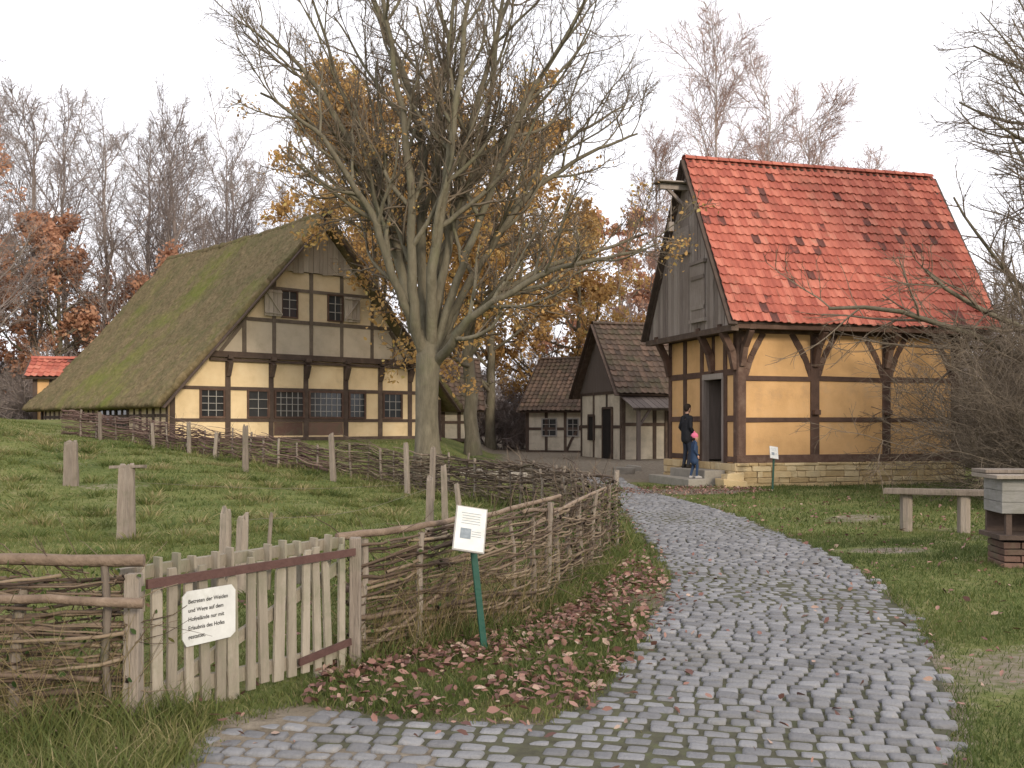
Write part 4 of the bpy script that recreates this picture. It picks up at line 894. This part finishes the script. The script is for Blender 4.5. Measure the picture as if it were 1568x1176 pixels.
post('fence_post.001',-8.4,19.5,.85,.16)
post('fence_post.002',-2.62,9.6,.80,.085,(.01,0),split=True)
post('fence_post.003',-1.1,13.6,.88,.065,(.02,0));post('fence_post.004',-.92,14.2,1.0,.05,(-.03,0));post('fence_post.005',-.62,13.0,.82,.042,(-.1,0))
post('fence_post.006',-6.3,24.2,1.1,.085);post('fence_post.007',-4.15,23.8,1.1,.075,(-.05,0));post('fence_post.008',-2.3,22.5,1.1,.075,(-.03,0));post('fence_post.009',-1.65,21,1.1,.07,(.03,0))
post('fence_post.010',-2.36,9.8,.72,.02,(.08,0))
for i,(x,y) in enumerate([(-11.5,28.6),(-9.8,28),(-8.7,27.6),(-7.9,27.2)]): post('fence_post.%03d'%(11+i),x,y,random.uniform(.65,.9),.055,(random.gauss(0,.05),0))
wr=Tubes();wr.add(catmull([(-5.35,14.2,.8),(-3,14,.72),(-1.0,14,.8)],12),np.full(12,.002),3);wr.add(catmull([(-2.6,9.6,.7),(-1.8,11.5,.62),(-1.1,13.6,.75)],12),np.full(12,.002),3)
addobj('fence_wire',wr.mesh('wire'),M_fwood)

# ---------------------------------------------------------------- gate
ga=empty('picket_gate');p0=np.array([-1.93,5.36]);p1=np.array([-1.06,6.62]);gd=(p1-p0);gL=np.linalg.norm(gd);gd/=gL;gn=np.array([gd[1],-gd[0]])
pk=MB();n=14
for i in range(n):
    a=.07+(gL-.13)*i/(n-1)+random.gauss(0,.008);w_=random.uniform(.026,.040);c=p0+gd*a
    h=.77+random.uniform(-.03,.07);b0=.03+random.uniform(-.03,.05);ln=random.gauss(0,.025)
    V=[]
    for zz,ww,l in((b0,w_,0),(h-.05,w_*.95,ln),(h,w_*random.uniform(.3,.85),ln+random.gauss(0,.008))):
        for sa,sn in((-1,-.011),(1,-.011),(1,.011),(-1,.011)):
            pp=c+gd*(sa*ww+l*zz)+gn*sn;V.append((pp[0],pp[1],zz))
    F=[(0,1,2,3),(11,10,9,8)]+[(k*4+j,k*4+(j+1)%4,k*4+4+(j+1)%4,k*4+4+j) for k in range(2) for j in range(4)]
    pk.add(V,F)
for i in range(13):
    a=.05+gL*i/12.+random.gauss(0,.01);c=p0+gd*a-gn*.12;h=.875+random.uniform(-.03,.03)
    pk.beam((c[0],c[1],.6),(c[0]+random.gauss(0,.01),c[1],h),.06,.02,(gd[0],gd[1],0))
pk.obj('pickets',M_picket,ga,bevel=.003)
rl=MB()
def gp3(a,z,q):p=p0+gd*a+gn*q;return(p[0],p[1],z)
rl.beam(gp3(-.05,.17,-.03),gp3(gL,.14,-.03),.035,.08,jit=.003);rl.beam(gp3(-.05,.80,-.155),gp3(gL+.05,.82,-.155),.03,.07,jit=.003)
rl.beam(gp3(.05,.13,-.04),gp3(gL-.05,.68,-.045),.03,.07,jit=.003);rl.obj('rails',M_picket,ga)
rb=MB();rb.beam(gp3(.0,.765,.03),gp3(gL+.03,.775,.03),.02,.05,jit=.002);rb.beam(gp3(gL-.45,.15,.025),gp3(gL,.2,.025),.015,.045);rb.obj('iron_band',M_rust,ga)
gpst=MB();
for a,w_,h in((-.06,.085,.83),(gL+.07,.07,.86)):
    p=p0+gd*a;gpst.box(p[0]-w_/2,p[0]+w_/2,p[1]-.04,p[1]+.04,-.1,h,jit=.008)
gpst.obj('gate_posts',M_fwood,ga,bevel=.008)
sg=empty('gate_notice_sign');mb=MB();aC=.40;zc=.545;W_,H_=.18,.15
out=[(-W_,-H_*.72),(-W_*.86,-H_),(W_*.8,-H_*.97),(W_,-H_*.8),(W_,H_*.78),(W_*.85,H_),(-W_*.82,H_),(-W_,H_*.8)]
V=[gp3(aC+a,zc+z,.036) for a,z in out]+[gp3(aC+a,zc+z,.028) for a,z in out];k=len(out)
mb.add(V,[tuple(range(k)),tuple(range(2*k-1,k-1,-1))]+[(i,i+k,(i+1)%k+k,(i+1)%k) for i in range(k)]);mb.obj('panel',M_white,sg)
def text(s,size,loc,xd,up,parent,m,align='LEFT'):
    c=bpy.data.curves.new('lettering','FONT');c.body=s;c.size=size;c.align_x=align;c.offset=.0006
    o=bpy.data.objects.new('lettering',c);scene.collection.objects.link(o);c.materials.append(m)
    xd=Vector(xd).normalized();up=Vector(up).normalized();nn=xd.cross(up)
    o.matrix_world=Matrix(((xd.x,up.x,nn.x,loc[0]),(xd.y,up.y,nn.y,loc[1]),(xd.z,up.z,nn.z,loc[2]),(0,0,0,1)));o.parent=parent
for i,s in enumerate(['Betreten der Weiden','und Wege auf dem','Hofgelände nur mit','Erlaubnis des Hofes','gestattet.']):
    text(s,.031,gp3(aC-.145,zc+.082-i*.048,.0375),(gd[0],gd[1],0),(0,0,1),sg,M_ink)
# ---------------------------------------------------------------- info signs
def info(name,x,y,h,lean,yaw,pw=.2,ph=.29):
    e=empty(name,(x,y,float(hgt(x,y))),yaw);mb=MB();mb.beam((0,0,-.2),(lean,.02,h-.14),.045,.045,(0,1,0));mb.beam((lean,.02,h-.15),(lean,-.06,h-.05),.05,.05,(0,1,0));mb.obj('post',M_green,e,bevel=.005)
    t=R_(58);c=Vector((lean-.03,-.08,h));ux=Vector((.97,.0,-.16)).normalized();uy=Vector((-.10,math.cos(t),math.sin(t)));nn=ux.cross(uy).normalized();uy=nn.cross(ux)
    def slab(m,name,a,b_,q0,q1,da=0,db=0):
        V=[c+ux*(da+i*a)+uy*(db+j*b_)+nn*q for q in(q1,q0) for i,j in((-1,-1),(1,-1),(1,1),(-1,1))]
        s=MB();s.add([tuple(v) for v in V],[(0,1,2,3),(7,6,5,4),(0,4,5,1),(1,5,6,2),(2,6,7,3),(3,7,4,0)]);s.obj(name,m,e)
    slab(M_bar,'frame',pw/2+.008,ph/2+.008,-.012,.0);slab(M_white,'panel',pw/2,ph/2,.0,.004)
    slab(M_blueink,'picture',pw*.18,ph*.12,.004,.006,-.03,-.04)
    for i in range(5): slab(M_blueink,'print_line',pw*.36*random.uniform(.8,1),.0016,.004,.0055,0,ph*.36-i*.02)
    for i in range(3): slab(M_blueink,'print_line',pw*.16,.0016,.004,.0055,.045,-.02-i*.018)
    return e
info('information_sign',-.17,7.15,.87,-.10,R_(8),.205,.33)
info('information_sign.001',6.35,25.0,.9,.05,R_(5),.2,.34)
# ---------------------------------------------------------------- bench and hive on right
be_=empty('rustic_bench');mb=MB()
mb.beam((5.55,15.3,.62),(7.25,14.6,.62),.36,.06,jit=.02);mb.obj('seat_plank',M_fwood,be_,bevel=.01)
mb=MB();
for x_,y_ in((5.85,15.2),(6.55,14.85)):
    n=8;V=[(x_+math.cos(2*math.pi*i/n)*.09*(1+.1*(i%2)),y_+math.sin(2*math.pi*i/n)*.09,z) for z in(-.05,.59) for i in range(n)];mb.add(V,[(i,(i+1)%n,(i+1)%n+n,i+n) for i in range(n)])
mb.obj('log_legs',M_fwood,be_)
hv=empty('beehive_stand',(5.42,11.3,0),R_(-6))
mb=MB();stones(0,1.6,0,.30,lambda a,b_,c,d:mb.box(a,b_,-.01+random.uniform(-.01,.01),.5,c,d,jit=.004),.18,.26,.07,.08);mb.obj('brick_plinth',M_brick,hv,bevel=.006)
mb=MB();mb.box(-.06,1.7,-.06,.6,.33,.38);mb.box(0.04,.1,.02,.08,.38,.62);mb.box(.9,.97,.02,.08,.38,.62);mb.box(0.0,1.7,.5,.56,.38,.62);mb.obj('stand_frame',M_timber,hv)
mb=MB();
for i in range(3): mb.box(-.02,1.7,-.02-.004*i,.55,.62+i*.125,.74+i*.125,jit=.003)
mb.obj('hive_box',M_hive,hv,bevel=.004)
mb=MB();mb.box(-.12,1.8,-.14,.66,1.0,1.045,jit=.006);mb.box(-.12,1.8,.2,.66,1.05,1.09,jit=.003);mb.obj('lid',M_fwood,hv,bevel=.006)
lg=MB()
for k in range(4): lg.beam((11.6+.3*k,19.6,-.05),(12.6+.3*k,20.0,1.9+.2*k),.12,.12,(0,1,0))
lg.obj('leaning_logs',M_timber)
mb=MB()
for (x_,y_,s) in((-.55,29.5,.3),(.2,30.3,.24),(-1.2,30.2,.26),(3.6,33,.26),(4.1,34.5,.2)): 
    z=float(hgt(x_,y_));mb.box(x_-s*1.3,x_+s*1.3,y_-s*.7,y_+s*.7,z-.1,z+s*.9,jit=.05)
mb.obj('boulders',M_stone,bevel=.05)

# ---------------------------------------------------------------- people
def fmat(n,c): return mat(n,[(0,tuple(.8*v for v in c)),(1,tuple(1.15*v for v in c))],0,12,rough=.85,bump=.15)
def person(name,loc,yaw,H,mats,child=False,hat=False,step=0.0,vox=.008):
    s=H/1.75;hs=1.28 if child else 1.0
    C=[]
    def c(p0,p1,r0,r1,m): C.append((np.array(p0)*s,np.array(p1)*s,r0*s,r1*s,m))
    for k in(-1,1):
        st_=step*k
        kn=(k*.10,.04+st_*.5,.50);an=(k*.10,-.03+st_,.09)
        c((k*.085,0,.92),kn,.092,.064,2);c(kn,an,.062,.046,2);c(an,(k*.12,.15+st_,.045),.05,.042,3);c((k*.10,-.06+st_,.05),(k*.11,.05+st_,.05),.045,.045,3)
        sh=(k*.17,0,1.40);el=(k*.24,-.05-.3*st_,1.13);wr_=(k*.22,.10-.4*st_,.93)
        c(sh,el,.062,.050,1);c(el,wr_,.048,.036,1)
        w3=np.array(wr_);dn=np.array([0,.12,-.5]);dn/=np.linalg.norm(dn);pm=w3+dn*.085
        c(w3,pm,.026,.03,0);c(w3+dn*.03+np.array([0,.02,0]),pm+np.array([0,.018,0]),.018,.017,0);c(w3+dn*.03-np.array([0,.02,0]),pm-np.array([0,.018,0]),.018,.017,0)
        for i,l in enumerate((.065,.075,.07,.055)):
            b0=pm+np.array([0,.028-.019*i,0]);b1=b0+dn*l*.55;b2=b1+(dn+np.array([-k*.5,0,0]))*l*.4;c(b0,b1,.0095,.009,0);c(b1,b2,.009,.0075,0)
        c(w3+dn*.03+np.array([-k*.01,.025,0]),w3+dn*.08+np.array([-k*.02,.05,0]),.012,.010,0)
        c((k*.055,0,1.0),(k*.06,.01,1.25),.125,.12,1)
        c((k*.06,0,1.25),(k*.09,0,1.37),.115,.085,1)
        c((k*.06,0,.80 if not child else .68),(k*.055,0,1.0),.125 if not child else .15,.125,1)
    c((0,0,1.38),(0,.015,1.54),.06,.052,0)
    c((-.15,0,1.40),(.15,0,1.40),.066,.066,1);c((0,0,1.42),(0,.01,1.47),.08,.065,1)
    hc=np.array([0,.03,1.64 if not child else 1.62])
    def h(a,b_,r0,r1,m):c(hc+np.array(a)*hs,hc+np.array(b_)*hs,r0*hs,r1*hs,m)
    h((0,-.01,.03),(0,.0,-.01),.092,.086,0);h((0,.025,-.03),(0,.035,-.065),.07,.045,0)
    h((0,.09,.0),(0,.108,-.022),.011,.014,0)
    for k in(-1,1): h((k*.088,-.005,.012),(k*.09,-.005,-.02),.014,.01,0);h((k*.032,.084,.012),(k*.034,.085,.012),.010,.010,5)
    h((-.018,.088,-.052),(.018,.088,-.052),.007,.007,5)
    if hat:
        h((0,-.005,.05),(0,-.03,.045),.104,.104,4);h((0,-.02,.155),(0,-.02,.17),.03,.03,4);h((0,-.045,-.02),(0,-.045,.03),.082,.09,6)
    else:
        h((0,-.022,.045),(0,-.035,0.01),.098,.09,4);h((0,.015,.07),(0,-.03,.075),.078,.08,4)
    VV=[];FF=[];off=0
    for a,b_,r0,r1,m in C:
        d=b_-a;L_=np.linalg.norm(d);d=d/(L_+1e-9);rf=np.array([1.,0,0]) if abs(d[0])<.8 else np.array([0,1.,0]);u=np.cross(d,rf);u/=np.linalg.norm(u);v=np.cross(d,u);n=12
        rings=[(a-d*r0*math.cos(t),r0*math.sin(t)) for t in(.15,.6,1.1)]+[(a,r0),(b_,r1)]+[(b_+d*r1*math.cos(t),r1*math.sin(t)) for t in(1.1,.6,.15)]
        for q,r in rings:
            for i in range(n): VV.append(q+r*(math.cos(2*math.pi*i/n)*u+math.sin(2*math.pi*i/n)*v))
        for j in range(7):
            for i in range(n): FF.append((off+j*n+i,off+j*n+(i+1)%n,off+(j+1)*n+(i+1)%n,off+(j+1)*n+i))
        FF.append(tuple(off+i for i in range(n-1,-1,-1)));FF.append(tuple(off+7*n+i for i in range(n)));off+=8*n
    me=bpy.data.meshes.new(name);me.from_pydata([tuple(v) for v in VV],[],FF)
    o=bpy.data.objects.new(name,me);scene.collection.objects.link(o)
    rm=o.modifiers.new('r','REMESH');rm.mode='VOXEL';rm.voxel_size=vox;sm_=o.modifiers.new('s','SMOOTH');sm_.iterations=3;sm_.factor=.5
    dg=bpy.context.evaluated_depsgraph_get();m2=bpy.data.meshes.new_from_object(o.evaluated_get(dg));o.modifiers.clear();o.data=m2
    for m in mats:m2.materials.append(m)
    nf=len(m2.polygons);cc=np.zeros(nf*3);m2.polygons.foreach_get('center',cc);cc=cc.reshape(-1,3)
    best=np.full(nf,1e9);mi=np.zeros(nf,int)
    for a,b_,r0,r1,m in C:
        d=b_-a;t=np.clip(((cc-a)@d)/(d@d+1e-12),0,1);dd=np.linalg.norm(cc-a-t[:,None]*d,axis=1)-(r0+(r1-r0)*t);k=dd<best;best[k]=dd[k];mi[k]=m
    m2.polygons.foreach_set('material_index',mi.astype(np.int32));m2.polygons.foreach_set('use_smooth',np.ones(nf,bool));m2.update()
    o.location=loc;o.rotation_euler=(0,0,yaw);return o
skin=fmat('skin',(.5,.3,.22));blk=fmat('black_wool',(.018,.018,.022));navy=fmat('navy_coat',(.03,.055,.11));jeans=fmat('dark_trousers',(.03,.035,.05));shoe=fmat('shoes',(.03,.025,.02));hair=fmat('dark_hair',(.03,.02,.014));pink=fmat('pink_hat',(.66,.16,.26));eye=fmat('eye_dark',(.02,.015,.015));wsh=fmat('pale_shoes',(.4,.38,.36))
er=R_(15.5)
def loc_g(x_,y_,z): return (5.75+x_*math.cos(er)-y_*math.sin(er),26.05+x_*math.sin(er)+y_*math.cos(er),z)
person('man_in_black_coat',loc_g(-.50,1.95,.41),R_(-62),1.72,[skin,blk,jeans,shoe,hair,eye,hair])
person('child_with_pink_hat',loc_g(-.95,.55,.21),R_(-80),1.14,[skin,navy,navy,wsh,pink,eye,hair],child=True,hat=True,step=.09,vox=.006)
print('done')
